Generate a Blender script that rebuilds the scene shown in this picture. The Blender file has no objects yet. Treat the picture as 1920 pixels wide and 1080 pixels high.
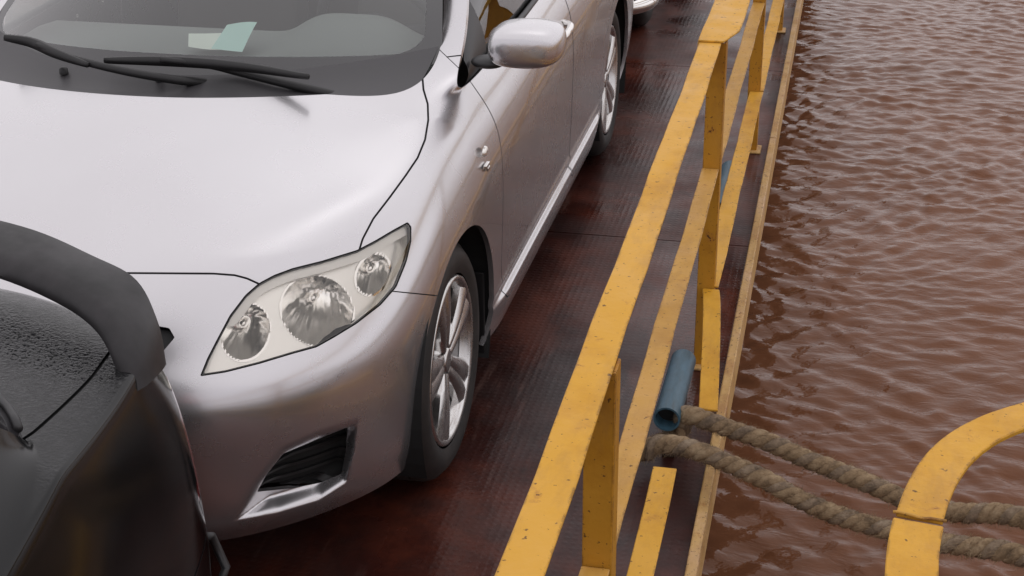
import bpy, bmesh, math, random
import numpy as np
from mathutils import Matrix, Vector
random.seed(7); rng = np.random.default_rng(7)
SC = bpy.context.scene
COL = SC.collection

# ------------------------------------------------------------------ camera
FPX = 2858.19
CF = np.array([-0.19627315, 0.89156733, -0.40814771])
CR = np.array([0.97726763, 0.21189054, -0.00709721])
CU = np.array([-0.080155, 0.40026254, 0.91288832])
CC = np.array([1.75007, -2.46452, 2.08896])
cam = bpy.data.cameras.new('camera'); camo = bpy.data.objects.new('camera', cam); COL.objects.link(camo)
cam.sensor_width = 36; cam.lens = FPX / 1920 * 36; cam.clip_start = 0.05; cam.clip_end = 3000
camo.matrix_world = Matrix(((CR[0], CU[0], -CF[0], CC[0]), (CR[1], CU[1], -CF[1], CC[1]), (CR[2], CU[2], -CF[2], CC[2]), (0, 0, 0, 1)))
SC.camera = camo

# ------------------------------------------------------------------ sky, sun, exposure (overcast day)
SUN_EL, SUN_ROT = math.radians(62), math.radians(20)
W = bpy.data.worlds.new('World'); SC.world = W; W.use_nodes = True
wn = W.node_tree.nodes; wl = W.node_tree.links; wn.clear()
sky = wn.new('ShaderNodeTexSky'); sky.sky_type = 'NISHITA'; sky.sun_disc = False
sky.sun_elevation = SUN_EL; sky.sun_rotation = SUN_ROT; sky.dust_density = 4.0; sky.air_density = 1.0; sky.ozone_density = 1.0
hs = wn.new('ShaderNodeHueSaturation'); hs.inputs['Saturation'].default_value = 0.10
cl = wn.new('ShaderNodeMixRGB'); cl.inputs[0].default_value = 0.88; cl.inputs[2].default_value = (8.6, 8.3, 8.75, 1)   # even cloud cover
bg = wn.new('ShaderNodeBackground'); bg.inputs[1].default_value = 0.11
wo = wn.new('ShaderNodeOutputWorld')
wl.new(sky.outputs[0], hs.inputs['Color']); wl.new(hs.outputs[0], cl.inputs[1]); wl.new(cl.outputs[0], bg.inputs[0]); wl.new(bg.outputs[0], wo.inputs[0])
sd = bpy.data.lights.new('sun', 'SUN'); sd.energy = 0.5; sd.angle = math.radians(150); sd.color = (1, 0.96, 0.9)
so = bpy.data.objects.new('sun', sd); COL.objects.link(so)
sdir = Vector((math.sin(SUN_ROT) * math.cos(SUN_EL), math.cos(SUN_ROT) * math.cos(SUN_EL), math.sin(SUN_EL)))
so.rotation_euler = sdir.to_track_quat('Z', 'Y').to_euler(); so.location = (0, 0, 20)
SC.view_settings.view_transform = 'Standard'; SC.view_settings.look = 'None'
SC.view_settings.exposure = 0.0; SC.view_settings.gamma = 1.0; SC.view_settings.use_curve_mapping = False
SC.render.engine = 'CYCLES'
SC.cycles.max_bounces = 10; SC.cycles.transparent_max_bounces = 12

# ------------------------------------------------------------------ helpers: pixels and points
def back(px, ax, val):
    d = CF * FPX + CR * (px[0] - 960) - CU * (px[1] - 540)
    return CC + (val - CC[ax]) / d[ax] * d
def px(P, mirror=False):
    P = np.asarray(P, float)
    if mirror: P = P * 1.0; P[:, 0] = np.abs(P[:, 0])
    d = P - CC; z = np.maximum(d @ CF, 0.05)
    return np.stack([960 + FPX * (d @ CR) / z, 540 - FPX * (d @ CU) / z], 1)
def sdf(Q, poly, closed=True):
    Q = np.asarray(Q, float); n = len(poly); best = np.full(len(Q), 1e9); ins = np.zeros(len(Q), bool)
    for i in range(n if closed else n - 1):
        a = np.array(poly[i], float); b = np.array(poly[(i + 1) % n], float); e = b - a
        w = Q - a; t = np.clip((w @ e) / max(e @ e, 1e-12), 0, 1)
        best = np.minimum(best, np.hypot(*(w - t[:, None] * e).T))
        c = (a[1] > Q[:, 1]) != (b[1] > Q[:, 1])
        if abs(e[1]) > 1e-12: ins ^= c & (Q[:, 0] < a[0] + (Q[:, 1] - a[1]) / e[1] * e[0])
    return np.where(ins, -best, best)
def sstep(x, a, b):
    t = np.clip((x - a) / (b - a), 0, 1); return t * t * (3 - 2 * t)
def spline(pts, n):
    P = np.array(pts, float); k = len(P)
    P = np.vstack([2 * P[0] - P[1], P, 2 * P[-1] - P[-2]])
    t = np.linspace(0, k - 1 - 1e-9, n); i = t.astype(int); u = (t - i)[:, None]
    a, b, c, d = P[i], P[i + 1], P[i + 2], P[i + 3]
    return 0.5 * (2 * b + (c - a) * u + (2 * a - 5 * b + 4 * c - d) * u ** 2 + (3 * b - a - 3 * c + d) * u ** 3)

# ------------------------------------------------------------------ helpers: meshes
def link(o, parent=None):
    COL.objects.link(o)
    if parent is not None: o.parent = parent
    return o
def obj(name, V, F, mat, parent=None, smooth=True, normals=None):
    me = bpy.data.meshes.new(name)
    if isinstance(F, np.ndarray) and F.ndim == 2:
        m, k = F.shape
        me.vertices.add(len(V)); me.vertices.foreach_set('co', np.asarray(V, np.float32).ravel())
        me.loops.add(m * k); me.loops.foreach_set('vertex_index', F.astype(np.int32).ravel())
        me.polygons.add(m); me.polygons.foreach_set('loop_start', np.arange(0, m * k, k, dtype=np.int32))
        me.update(calc_edges=True); me.validate()
    else:
        me.from_pydata([tuple(map(float, v)) for v in V], [], [tuple(int(i) for i in f) for f in F]); me.update()
    me.polygons.foreach_set('use_smooth', [smooth] * len(me.polygons))
    if normals is not None and len(me.vertices) == len(normals):
        me.normals_split_custom_set_from_vertices([tuple(map(float, n)) for n in normals])
    if mat: me.materials.append(mat)
    return link(bpy.data.objects.new(name, me), parent)
def empty(name, loc=(0, 0, 0), rz=0):
    o = bpy.data.objects.new(name, None); o.location = loc; o.rotation_euler = (0, 0, rz); o.empty_display_size = 0.2
    return link(o)
def tag(o, label=None, cat=None, group=None, kind=None):
    for k, v in (('label', label), ('category', cat), ('group', group), ('kind', kind)):
        if v: o[k] = v
    return o
def copy_tree(o, parent=None):
    c = o.copy(); link(c, parent)
    for ch in list(o.children): copy_tree(ch, c)
    return c
class MB:
    """collects faces of one part"""
    def __init__(s): s.V = []; s.F = []
    def add(s, V, F):
        n = len(s.V); s.V += [tuple(v) for v in V]; s.F += [tuple(i + n for i in f) for f in F]; return s
    def box(s, lo, hi, M=None):
        V = [(x, y, z) for x in (lo[0], hi[0]) for y in (lo[1], hi[1]) for z in (lo[2], hi[2])]
        if M is not None: V = [tuple(M @ Vector(v)) for v in V]
        return s.add(V, [(0, 1, 3, 2), (4, 6, 7, 5), (0, 4, 5, 1), (2, 3, 7, 6), (0, 2, 6, 4), (1, 5, 7, 3)])
    def tube(s, path, r, k=10, cap=True):
        P = np.array(path, float); n = len(P); r = np.broadcast_to(np.asarray(r, float), (n,))
        T = np.gradient(P, axis=0); T /= np.linalg.norm(T, axis=1)[:, None] + 1e-12
        up = np.array([0, 0, 1.0]) if abs(T[0][2]) < .9 else np.array([1.0, 0, 0])
        V = []; a = np.cross(T[0], up); a /= np.linalg.norm(a)
        for i in range(n):
            a = a - T[i] * (a @ T[i]); a /= np.linalg.norm(a); b = np.cross(T[i], a)
            for j in range(k):
                t = 2 * math.pi * j / k; V.append(P[i] + r[i] * (math.cos(t) * a + math.sin(t) * b))
        F = [(i * k + j, i * k + (j + 1) % k, (i + 1) * k + (j + 1) % k, (i + 1) * k + j) for i in range(n - 1) for j in range(k)]
        if cap: F += [tuple(range(k))[::-1], tuple((n - 1) * k + j for j in range(k))]
        return s.add(V, F)
    def lathe(s, prof, c, axis=0, k=48, sgn=1):
        """prof: (offset along axis, radius)"""
        V = []; n = len(prof)
        for (o, r) in prof:
            for j in range(k):
                t = 2 * math.pi * j / k; p = [0, 0, 0]; p[axis] = c[axis] + o * sgn
                u, w = [i for i in range(3) if i != axis]; p[u] = c[u] + r * math.cos(t); p[w] = c[w] + r * math.sin(t); V.append(p)
        F = [(i * k + j, i * k + (j + 1) % k, (i + 1) * k + (j + 1) % k, (i + 1) * k + j) for i in range(n - 1) for j in range(k)]
        return s.add(V, F)
    def build(s, name, mat, parent=None, smooth=False, bevel=0, seg=2):
        o = obj(name, s.V, s.F, mat, parent, smooth)
        if bevel:
            bm = bmesh.new(); bm.from_mesh(o.data); bmesh.ops.recalc_face_normals(bm, faces=bm.faces)
            es = [e for e in bm.edges if len(e.link_faces) == 2 and e.calc_face_angle(0) > 0.5]
            bmesh.ops.bevel(bm, geom=es, offset=bevel, segments=seg, affect='EDGES', profile=.5, clamp_overlap=True)
            bm.to_mesh(o.data); bm.free()
        else:
            bm = bmesh.new(); bm.from_mesh(o.data); bmesh.ops.recalc_face_normals(bm, faces=bm.faces); bm.to_mesh(o.data); bm.free()
        return o
def grid(P):
    """P (a,b,3) -> V, quads"""
    a, b = P.shape[:2]; i = np.arange(a * b).reshape(a, b)
    return P.reshape(-1, 3), np.stack([i[:-1, :-1], i[1:, :-1], i[1:, 1:], i[:-1, 1:]], -1).reshape(-1, 4)
def subdiv(V, F, lev, crease=None, fit=0):
    V = np.array(V, float); tgt = V.copy()
    def ev(V, lev):
        me = bpy.data.meshes.new('tmp'); me.from_pydata(V.tolist(), [], F); me.update()
        if crease:
            at = me.attributes.new('crease_edge', 'FLOAT', 'EDGE')
            for e in me.edges:
                k = tuple(sorted(e.vertices)); at.data[e.index].value = crease.get(k, 0)
        o = bpy.data.objects.new('tmp', me); COL.objects.link(o)
        m = o.modifiers.new('s', 'SUBSURF'); m.levels = m.render_levels = lev; m.use_limit_surface = True
        dg = bpy.context.evaluated_depsgraph_get(); dg.update(); e = o.evaluated_get(dg); em = e.to_mesh(); em.calc_loop_triangles()
        v = np.zeros(len(em.vertices) * 3, np.float32); em.vertices.foreach_get('co', v)
        n = np.zeros(len(em.vertices) * 3, np.float32); em.vertices.foreach_get('normal', n)
        t = np.zeros(len(em.loop_triangles) * 3, np.int32); em.loop_triangles.foreach_get('vertices', t)
        e.to_mesh_clear(); bpy.data.objects.remove(o); bpy.data.meshes.remove(me)
        return v.reshape(-1, 3).astype(float), n.reshape(-1, 3).astype(float), t.reshape(-1, 3)
    for _ in range(fit):
        L = ev(V, 1)[0][:len(V)]; V = V + 0.85 * (tgt - L)
    return ev(V, lev)
# triangle soups (V, N, T): clip with a scalar field, keep phi <= 0
def compact(V, N, T):
    u, inv = np.unique(T, return_inverse=True); return V[u], N[u], inv.reshape(-1, 3)
def clip(M, phi):
    V, N, T = M
    if len(T) == 0: return M
    s = phi <= 0; c = s[T].sum(1); out = [T[c == 3]]; n = len(V); keys = []
    def rot(t, m):
        r = t.copy()
        k = np.argmax(m, 1)
        for j in (1, 2): q = k == j; r[q] = np.roll(t[q], -j, axis=1)
        return r
    t1 = T[c == 1]; t1 = rot(t1, s[t1]) if len(t1) else t1
    t2 = T[c == 2]; t2 = rot(t2, ~s[t2]) if len(t2) else t2
    E = np.vstack([t1[:, [0, 1]], t1[:, [0, 2]], t2[:, [0, 1]], t2[:, [0, 2]]])
    if len(E):
        lo = E.min(1).astype(np.int64); hi = E.max(1).astype(np.int64); u, inv = np.unique(lo * n + hi, return_inverse=True)
        a = u // n; b = u % n; f = (phi[a] / (phi[a] - phi[b]))[:, None]
        V = np.vstack([V, V[a] + (V[b] - V[a]) * f]); nn = N[a] + (N[b] - N[a]) * f
        N = np.vstack([N, nn / (np.linalg.norm(nn, axis=1)[:, None] + 1e-12)])
        k1 = len(t1); k2 = len(t2); inv = inv.ravel() + n
        p, q, r, w = inv[:k1], inv[k1:2 * k1], inv[2 * k1:2 * k1 + k2], inv[2 * k1 + k2:]
        out.append(np.stack([t1[:, 0], p, q], 1)); out.append(np.stack([r, t2[:, 1], t2[:, 2]], 1)); out.append(np.stack([r, t2[:, 2], w], 1))
    T = np.vstack(out)
    if len(T) == 0: return np.zeros((0, 3)), np.zeros((0, 3)), np.zeros((0, 3), int)
    return compact(V, N, T)
def lipped(M, d):
    """turn the open border inward by d so that the panel has thickness"""
    V, N, T = M
    E = np.vstack([T[:, [0, 1]], T[:, [1, 2]], T[:, [2, 0]]]); k = np.sort(E, 1).astype(np.int64); key = k[:, 0] * len(V) + k[:, 1]
    u, idx, cnt = np.unique(key, return_index=True, return_counts=True); B = E[idx[cnt == 1]]
    if len(B) == 0: return M
    n = len(V); b0, b1 = B[:, 0], B[:, 1]; m = len(B)
    e = V[b1] - V[b0]; nn = np.cross(e, N[b0]); nn /= np.linalg.norm(nn, axis=1)[:, None] + 1e-12
    V2 = np.vstack([V, V[b0], V[b1], V[b0] - N[b0] * d, V[b1] - N[b1] * d]); N2 = np.vstack([N, nn, nn, nn, nn])
    i = n + np.arange(m)
    T2 = np.vstack([T, np.stack([i, i + 2 * m, i + m], 1), np.stack([i + m, i + 2 * m, i + 3 * m], 1)])
    return V2, N2, T2
def shift(M, d): return M[0] - M[1] * d, M[1], M[2]
def put(name, M, mat, parent, lip=0.0):
    if len(M[2]) == 0: return None
    if lip: M = lipped(M, lip)
    return obj(name, M[0], np.asarray(M[2]), mat, parent, True, M[1])
def islands(M):
    V, N, T = M; lab = np.arange(len(V))
    while True:
        m_ = lab[T].min(1); new = lab.copy()
        for k in range(3): np.minimum.at(new, T[:, k], m_)
        new = new[new]
        if (new == lab).all(): break
        lab = new
    return [compact(V, N, T[lab[T[:, 0]] == i]) for i in np.unique(lab[T[:, 0]])]
def side(M, s):
    return clip(M, -s * M[0][:, 0])

# ------------------------------------------------------------------ materials
def mat(name, base=(.5, .5, .5), rough=.5, metal=0, **kw):
    m = bpy.data.materials.new(name); m.use_nodes = True; b = m.node_tree.nodes['Principled BSDF']
    b.inputs['Base Color'].default_value = (*base, 1); b.inputs['Roughness'].default_value = rough; b.inputs['Metallic'].default_value = metal
    for k, v in kw.items():
        b.inputs[k.replace('_', ' ').title().replace('Ior', 'IOR')].default_value = v
    return m
def nt(m): return m.node_tree.nodes, m.node_tree.links, m.node_tree.nodes['Principled BSDF']
def noise(m, scale, detail=4, rough=.6, vec=None, dist=0.0, obj_coord=True):
    n, l, b = nt(m)
    t = n.new('ShaderNodeTexNoise'); t.inputs['Scale'].default_value = scale; t.inputs['Detail'].default_value = detail
    t.inputs['Roughness'].default_value = rough; t.inputs['Distortion'].default_value = dist
    if vec is None:
        c = n.new('ShaderNodeTexCoord'); vec = c.outputs['Object']
    l.new(vec, t.inputs['Vector']); return t.outputs[0]
def ramp(m, fac, stops):
    n, l, b = nt(m); r = n.new('ShaderNodeValToRGB'); e = r.color_ramp.elements
    while len(e) < len(stops): e.new(.5)
    for i, (p, c) in enumerate(stops):
        e[i].position = p; e[i].color = (*c, 1) if len(c) == 3 else c
    l.new(fac, r.inputs[0]); return r.outputs[0]
def g(v): return (v, v, v)
def mixc(m, fac, a, b_, mode='MIX'):
    n, l, b = nt(m); x = n.new('ShaderNodeMixRGB'); x.blend_type = mode
    for i, v in ((0, fac), (1, a), (2, b_)):
        if isinstance(v, (int, float)): x.inputs[i].default_value = v
        elif isinstance(v, tuple): x.inputs[i].default_value = (*v, 1)
        else: l.new(v, x.inputs[i])
    return x.outputs[0]
def bump(m, h, strength=.3, dist=.01, inp='Normal', prev=None):
    n, l, b = nt(m); x = n.new('ShaderNodeBump'); x.inputs['Strength'].default_value = strength; x.inputs['Distance'].default_value = dist
    l.new(h, x.inputs['Height'])
    if prev is not None: l.new(prev, x.inputs['Normal'])
    if inp: l.new(x.outputs[0], b.inputs[inp])
    return x.outputs[0]
def setin(m, name, sock): nt(m)[1].new(sock, nt(m)[2].inputs[name])
def vscale(m, sc, rot=(0, 0, 0)):
    n, l, b = nt(m); c = n.new('ShaderNodeTexCoord'); mp = n.new('ShaderNodeMapping'); mp.inputs['Scale'].default_value = sc; mp.inputs['Rotation'].default_value = rot
    l.new(c.outputs['Object'], mp.inputs[0]); return mp.outputs[0]

M = {}
m = M['silver'] = mat('silver_paint', (.70, .685, .705), .34, .9, coat_weight=.7, coat_roughness=.05)
setin(m, 'Roughness', ramp(m, noise(m, 5, 5), [(.3, g(.24)), (.75, g(.30))]))
setin(m, 'Base Color', ramp(m, noise(m, 1.6, 3, .5), [(.3, (.60, .585, .60)), (.7, (.64, .63, .645))]))
m = M['black_paint'] = mat('black_paint', (.004, .0042, .0046), .5, 0, coat_weight=1.0, coat_roughness=.05, specular_ior_level=.0, coat_ior=1.38)
n_, l_, b_ = nt(m); ge = n_.new('ShaderNodeNewGeometry'); sx_ = n_.new('ShaderNodeSeparateXYZ'); l_.new(ge.outputs['Normal'], sx_.inputs[0])
up_ = ramp(m, sx_.outputs[2], [(.86, g(0)), (.965, g(1))])               # rain and dust lie on the upward faces only
mot = ramp(m, noise(m, 38, 5, .7), [(.36, g(0)), (.66, g(1))])
film = mixc(m, 1.0, up_, mot, 'MULTIPLY')
setin(m, 'Base Color', mixc(m, film, (.004, .0042, .0046), (.012, .012, .0135)))
setin(m, 'Coat Roughness', mixc(m, up_, (.13, .13, .13), ramp(m, noise(m, 26, 4, .65), [(.35, g(.06)), (.7, g(.24))])))
dr = mixc(m, 1.0, up_, ramp(m, noise(m, 150, 3, .65), [(.42, g(0)), (.62, g(1))]), 'MULTIPLY')
bn = bump(m, dr, .22, .003, None); l_.new(bn, b_.inputs['Coat Normal'])
m = M['spoiler'] = mat('faded_black_spoiler', (.028, .026, .028), .42, 0, coat_weight=.1, coat_roughness=.3, specular_ior_level=.3)
setin(m, 'Roughness', ramp(m, noise(m, 9, 5), [(.3, g(.34)), (.7, g(.6))]))
setin(m, 'Base Color', ramp(m, noise(m, 6, 4, .7), [(.36, (.014, .0135, .014)), (.7, (.036, .032, .035))]))
M['dark'] = mat('dark_void', (.008, .008, .008), .8)
M['rubber'] = mat('black_rubber', (.009, .0085, .009), .5)
m = M['tyre'] = mat('tyre_rubber', (.02, .0185, .018), .62); setin(m, 'Base Color', ramp(m, noise(m, 14, 5), [(.35, (.012, .0115, .0115)), (.75, (.034, .028, .025))]))
M['plastic'] = mat('black_plastic', (.026, .0255, .027), .45)
m = M['cowl'] = mat('cowl_plastic', (.045, .043, .046), .5); bump(m, noise(m, 300, 2), .2, .001)
M['chrome'] = mat('chrome', (.82, .80, .77), .08, 1)
M['reflector'] = mat('headlight_reflector', (.95, .935, .91), .18, 1)
M['bezel'] = mat('headlight_bezel', (.86, .84, .80), .28, .75)
m = M['alloy'] = mat('alloy_wheel', (.66, .65, .64), .22, 1); setin(m, 'Roughness', ramp(m, noise(m, 20, 4), [(.3, g(.16)), (.75, g(.38))]))
M['barrel'] = mat('wheel_barrel', (.30, .29, .285), .38, .9)
M['amber'] = mat('amber_bulb', (.5, .1, .03), .2, 0)
M['red'] = mat('red_lamp', (.22, .008, .008), .12, 0, coat_weight=1)
M['eyelid'] = mat('lamp_eyelid', (.88, .86, .82), .3, .2)
M['dash'] = mat('dashboard_grey', (.27, .28, .275), .62)
M['dashdark'] = mat('dashboard_dark', (.05, .05, .053), .6)
M['seat'] = mat('seat_fabric', (.085, .08, .076), .9)
M['frit'] = mat('ceramic_frit', (.020, .019, .021), .07, 0, ior=1.75)
M['paper'] = mat('paper', (.92, .96, .88), .7)
M['paper2'] = mat('paper_green', (.66, .90, .84), .7)
def glass(name, tint, refl=1.0, haze=0.0, hazecol=(.6, .58, .5), rough=0.0):
    m = bpy.data.materials.new(name); m.use_nodes = True; n = m.node_tree.nodes; l = m.node_tree.links; n.clear()
    o = n.new('ShaderNodeOutputMaterial'); t = n.new('ShaderNodeBsdfTransparent'); t.inputs[0].default_value = (*tint, 1)
    gl = n.new('ShaderNodeBsdfGlossy'); gl.inputs['Roughness'].default_value = rough; gl.inputs[0].default_value = (1, 1, 1, 1)
    fr = n.new('ShaderNodeFresnel'); fr.inputs[0].default_value = 1.5
    mu = n.new('ShaderNodeMath'); mu.operation = 'MULTIPLY'; mu.use_clamp = True; mu.inputs[1].default_value = refl; l.new(fr.outputs[0], mu.inputs[0])
    a = n.new('ShaderNodeMixShader'); l.new(mu.outputs[0], a.inputs[0])
    d = n.new('ShaderNodeBsdfDiffuse'); d.inputs[0].default_value = (*hazecol, 1); h = n.new('ShaderNodeMixShader')
    h.inputs[0].default_value = haze
    l.new(t.outputs[0], h.inputs[1]); l.new(d.outputs[0], h.inputs[2]); l.new(h.outputs[0], a.inputs[1]); l.new(gl.outputs[0], a.inputs[2]); l.new(a.outputs[0], o.inputs[0])
    return m
M['ws'] = glass('windscreen_glass', (.90, .95, .92), 2.1)
M['win'] = glass('side_window_glass', (.45, .46, .44), 1.3)
M['lens'] = glass('headlight_lens', (.985, .975, .95), 1.3, .02, (.85, .80, .70))
def yellow(name, base=(.63, .325, .030), dark=(.48, .215, .014), rust=.5, sc=1.0):
    m = mat(name, base, .5, 0, specular_ior_level=.25)
    c1 = ramp(m, noise(m, 2.6 * sc, 6, .68), [(.3, dark), (.48, base), (.74, (min(base[0] * 1.06, 1), base[1] * 1.10, base[2] * 1.8))])
    st = ramp(m, noise(m, 7 * sc, 6, .72, vec=vscale(m, (1.6, .5, .6))), [(.47, g(0)), (.8, g(.6))])
    c2 = mixc(m, st, c1, (.30, .15, .045))
    big = ramp(m, noise(m, 17 * sc, 5, .7, dist=.5), [(.69 - .02 * rust, g(0)), (.73 - .02 * rust, g(1))])
    chip = ramp(m, noise(m, 75 * sc, 3, .6), [(.66 - .02 * rust, g(0)), (.70 - .02 * rust, g(.85))])
    halo = ramp(m, noise(m, 17 * sc, 5, .7, dist=.5), [(.62 - .02 * rust, g(0)), (.70 - .02 * rust, g(.55))])
    c2 = mixc(m, halo, c2, (.34, .13, .03))
    c3 = mixc(m, chip, mixc(m, big, c2, (.060, .024, .013)), (.075, .032, .014))
    n, l, b = nt(m); bv = n.new('ShaderNodeBevel'); bv.samples = 4; bv.inputs[0].default_value = .007; gg = n.new('ShaderNodeNewGeometry')
    dt = n.new('ShaderNodeVectorMath'); dt.operation = 'DOT_PRODUCT'; l.new(bv.outputs[0], dt.inputs[0]); l.new(gg.outputs['Normal'], dt.inputs[1])
    ed = ramp(m, dt.outputs['Value'], [(.80, g(1)), (.985, g(0))])
    we = mixc(m, 1.0, ed, ramp(m, noise(m, 24 * sc, 5, .75), [(.50 - .04 * rust, g(0)), (.60 - .04 * rust, g(1))]), 'MULTIPLY')
    c3 = mixc(m, we, c3, (.075, .030, .016))
    setin(m, 'Base Color', c3)
    setin(m, 'Roughness', ramp(m, noise(m, 11, 4), [(.3, g(.38)), (.7, g(.62))]))
    bump(m, noise(m, 60, 5), .25, .004)
    return m
M['yellow'] = yellow('yellow_paint')
M['yellow2'] = yellow('worn_yellow_paint', (.54, .295, .060), (.42, .215, .04), .7, 1.2)
M['yellow_edge'] = yellow('rusty_edge_paint', (.56, .35, .13), (.40, .20, .07), 1.8, 1.6)
M['yellow_post'] = yellow('dark_post_paint', (.50, .235, .022), (.34, .14, .012), 1.0, 1.2)  # posts: darker yellow than the rails, with more rust chips
m = M['blue'] = mat('blue_pipe_paint', (.06, .155, .215), .45)
setin(m, 'Base Color', ramp(m, noise(m, 14, 5, .7, vec=vscale(m, (1, .25, 1))), [(.34, (.022, .026, .026)), (.45, (.038, .085, .115)), (.6, (.055, .125, .175)), (.75, (.15, .18, .18))]))
m = M['rope'] = mat('fibre_rope', (.27, .19, .115), .95)
setin(m, 'Base Color', ramp(m, noise(m, 22, 6, .75), [(.3, (.095, .062, .036)), (.5, (.30, .205, .115)), (.72, (.48, .36, .225))]))
bump(m, noise(m, 220, 4, .8), .8, .006)
m = M['rope2'] = mat('fibre_rope_wet', (.2, .16, .12), .9)
setin(m, 'Base Color', ramp(m, noise(m, 22, 6, .75), [(.3, (.08, .058, .04)), (.5, (.25, .18, .118)), (.72, (.40, .315, .22))]))
bump(m, noise(m, 220, 4, .8), .8, .006)
# red-brown wet tread plate
m = M['deck'] = mat('wet_tread_plate', (.05, .02, .017), .3, specular_ior_level=.26)
n_, l_, b_ = nt(m)
c = n_.new('ShaderNodeTexCoord'); mp = n_.new('ShaderNodeMapping'); mp.inputs['Rotation'].default_value = (0, 0, math.radians(45)); mp.inputs['Scale'].default_value = (210, 210, 210); l_.new(c.outputs['Object'], mp.inputs[0])
sp = n_.new('ShaderNodeSeparateXYZ'); l_.new(mp.outputs[0], sp.inputs[0])
def mth(op, a, b2=None, m=m):
    n, l, b = nt(m); x = n.new('ShaderNodeMath'); x.operation = op
    for i, v in ((0, a), (1, b2)):
        if v is None: continue
        if isinstance(v, (int, float)): x.inputs[i].default_value = v
        else: l.new(v, x.inputs[i])
    return x.outputs[0]
sx = mth('SINE', sp.outputs[0]); sy = mth('SINE', sp.outputs[1])
tread = mth('MULTIPLY', mth('MAXIMUM', mth('MULTIPLY', sx, sy), 0.0), ramp(m, noise(m, 1.9, 5, .7), [(.38, g(.35)), (.60, g(1))]))
big = noise(m, 1.1, 6, .62); fine = noise(m, 7, 6, .7)
col = ramp(m, big, [(.3, (.012, .004, .0035)), (.46, (.042, .011, .008)), (.56, (.095, .024, .014)), (.72, (.060, .036, .034))])
col = mixc(m, ramp(m, fine, [(.42, g(0)), (.72, g(.75))]), col, (.022, .012, .011))
col = mixc(m, ramp(m, noise(m, 2.6, 5, .7, vec=vscale(m, (1, .3, 1))), [(.52, g(0)), (.72, g(.8))]), col, (.125, .036, .022))
col = mixc(m, ramp(m, noise(m, 5, 5, .7, vec=vscale(m, (2.2, .22, 1))), [(.60, g(0)), (.72, g(.55))]), col, (.15, .085, .07))
setin(m, 'Base Color', col)
setin(m, 'Roughness', ramp(m, noise(m, 1.7, 5, .6), [(.38, g(.17)), (.46, g(.28)), (.56, g(.42)), (.72, g(.6))]))
h0 = bump(m, tread, .17, .003, None); bump(m, fine, .12, .02, 'Normal', h0)
M['hull'] = mat('hull_steel', (.035, .02, .018), .6)
m = M['deck_dark'] = mat('deck_under', (.012, .008, .007), .8)
# muddy river
m = M['water'] = mat('muddy_water', (.12, .055, .036), .03, 0, ior=1.33, specular_ior_level=.28)
nt(m)[2].inputs['Specular Tint'].default_value = (1, .80, .70, 1)
h0 = bump(m, noise(m, 13, 3, .55, vec=vscale(m, (.6, 1.4, 1), (0, 0, .3)), dist=.6), .22, .03, None)
bump(m, noise(m, 36, 2, .5, vec=vscale(m, (.7, 1.3, 1), (0, 0, -.25)), dist=.8), .10, .012, 'Normal', h0)
setin(m, 'Base Color', ramp(m, noise(m, .55, 5, .6, dist=.8), [(.3, (.130, .052, .025)), (.7, (.170, .071, .036))]))
m = M['pusher'] = mat('grey_boat_deck', (.11, .11, .105), .6); setin(m, 'Base Color', ramp(m, noise(m, 4, 5), [(.3, (.07, .065, .06)), (.7, (.14, .135, .125))]))
M['suv'] = mat('dark_suv_paint', (.012, .011, .011), .15, 0, coat_weight=1, coat_roughness=.05)

# ================================================================== THE SETTING
# river: one sheet, fine where the camera looks, coarse out to the horizon
ZW = -0.46
def axisvals(a, b, step, lo, hi):
    v = list(np.arange(a, b + 1e-6, step)); d = step
    while v[-1] < hi: d *= 1.28; v.append(v[-1] + d)
    d = step
    while v[0] > lo: d *= 1.28; v.insert(0, v[0] - d)
    return np.array(v)
xs = axisvals(1.30, 4.4, .0125, -900, 900); ys = axisvals(.0, 13.5, .0135, -900, 900)
X, Y = np.meshgrid(xs, ys, indexing='ij'); Z = np.zeros_like(X)
# two slow warps break up the regularity of the wave trains
wx = X + .10 * np.sin(1.9 * Y + 1.3 * X) + .06 * np.sin(3.7 * X - 2.1 * Y + 1); wy = Y + .12 * np.sin(1.7 * X + .8 * Y + 2) + .05 * np.sin(4.3 * Y + 2.2 * X)
for i in range(90):
    lam = .052 * (4.2 ** rng.random()); th = rng.normal(math.pi / 2, .72); kx = 2 * math.pi / lam * math.cos(th); ky = 2 * math.pi / lam * math.sin(th)
    Z += .00052 * (lam / .1) ** 1.15 * np.sin(kx * wx + ky * wy + rng.random() * 7)
Z = Z + 6.0 * Z * np.abs(Z) / .01 * .02
env = .55 + .45 * (.5 + .5 * np.sin(.9 * X + .35 * Y + .6 * np.sin(.8 * Y)))
fade = np.clip((13.2 - Y) / 2, 0, 1) * np.clip((Y + .0) / .4, 0, 1) * np.clip((4.3 - X) / .5, 0, 1)
V, F = grid(np.stack([X, Y, ZW + Z * env * fade], -1))
tag(obj('river_water', V, F, M['water']), kind='structure')

# ferry deck: steel plates with narrow joints over a dark under-deck
DX0, DX1, DY0, DY1 = -6.0, 1.50, -7.0, 15.0
deck = tag(MB().box((DX0, DY0, -.12), (DX1 + .004, DY1, -.03)).build('ferry_deck', M['deck_dark']), kind='structure')
xe = [DX0, -4.3, -2.75, -1.2, .30, DX1]; ye = [DY0, -4.6, -2.2, .32, 2.62, 4.9, 7.3, 9.8, 12.3, DY1]
for i in range(len(xe) - 1):
    for j in range(len(ye) - 1):
        o = MB().box((xe[i] + .003, ye[j] + .003, -.026), (xe[i + 1] - .003, ye[j + 1] - .003, 0)).build('deck_plate', M['deck'], deck)
MB().box((DX0, DY0, -1.2), (DX1 - .30, DY1, -.121)).build('hull_side', M['hull'], deck)
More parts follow.
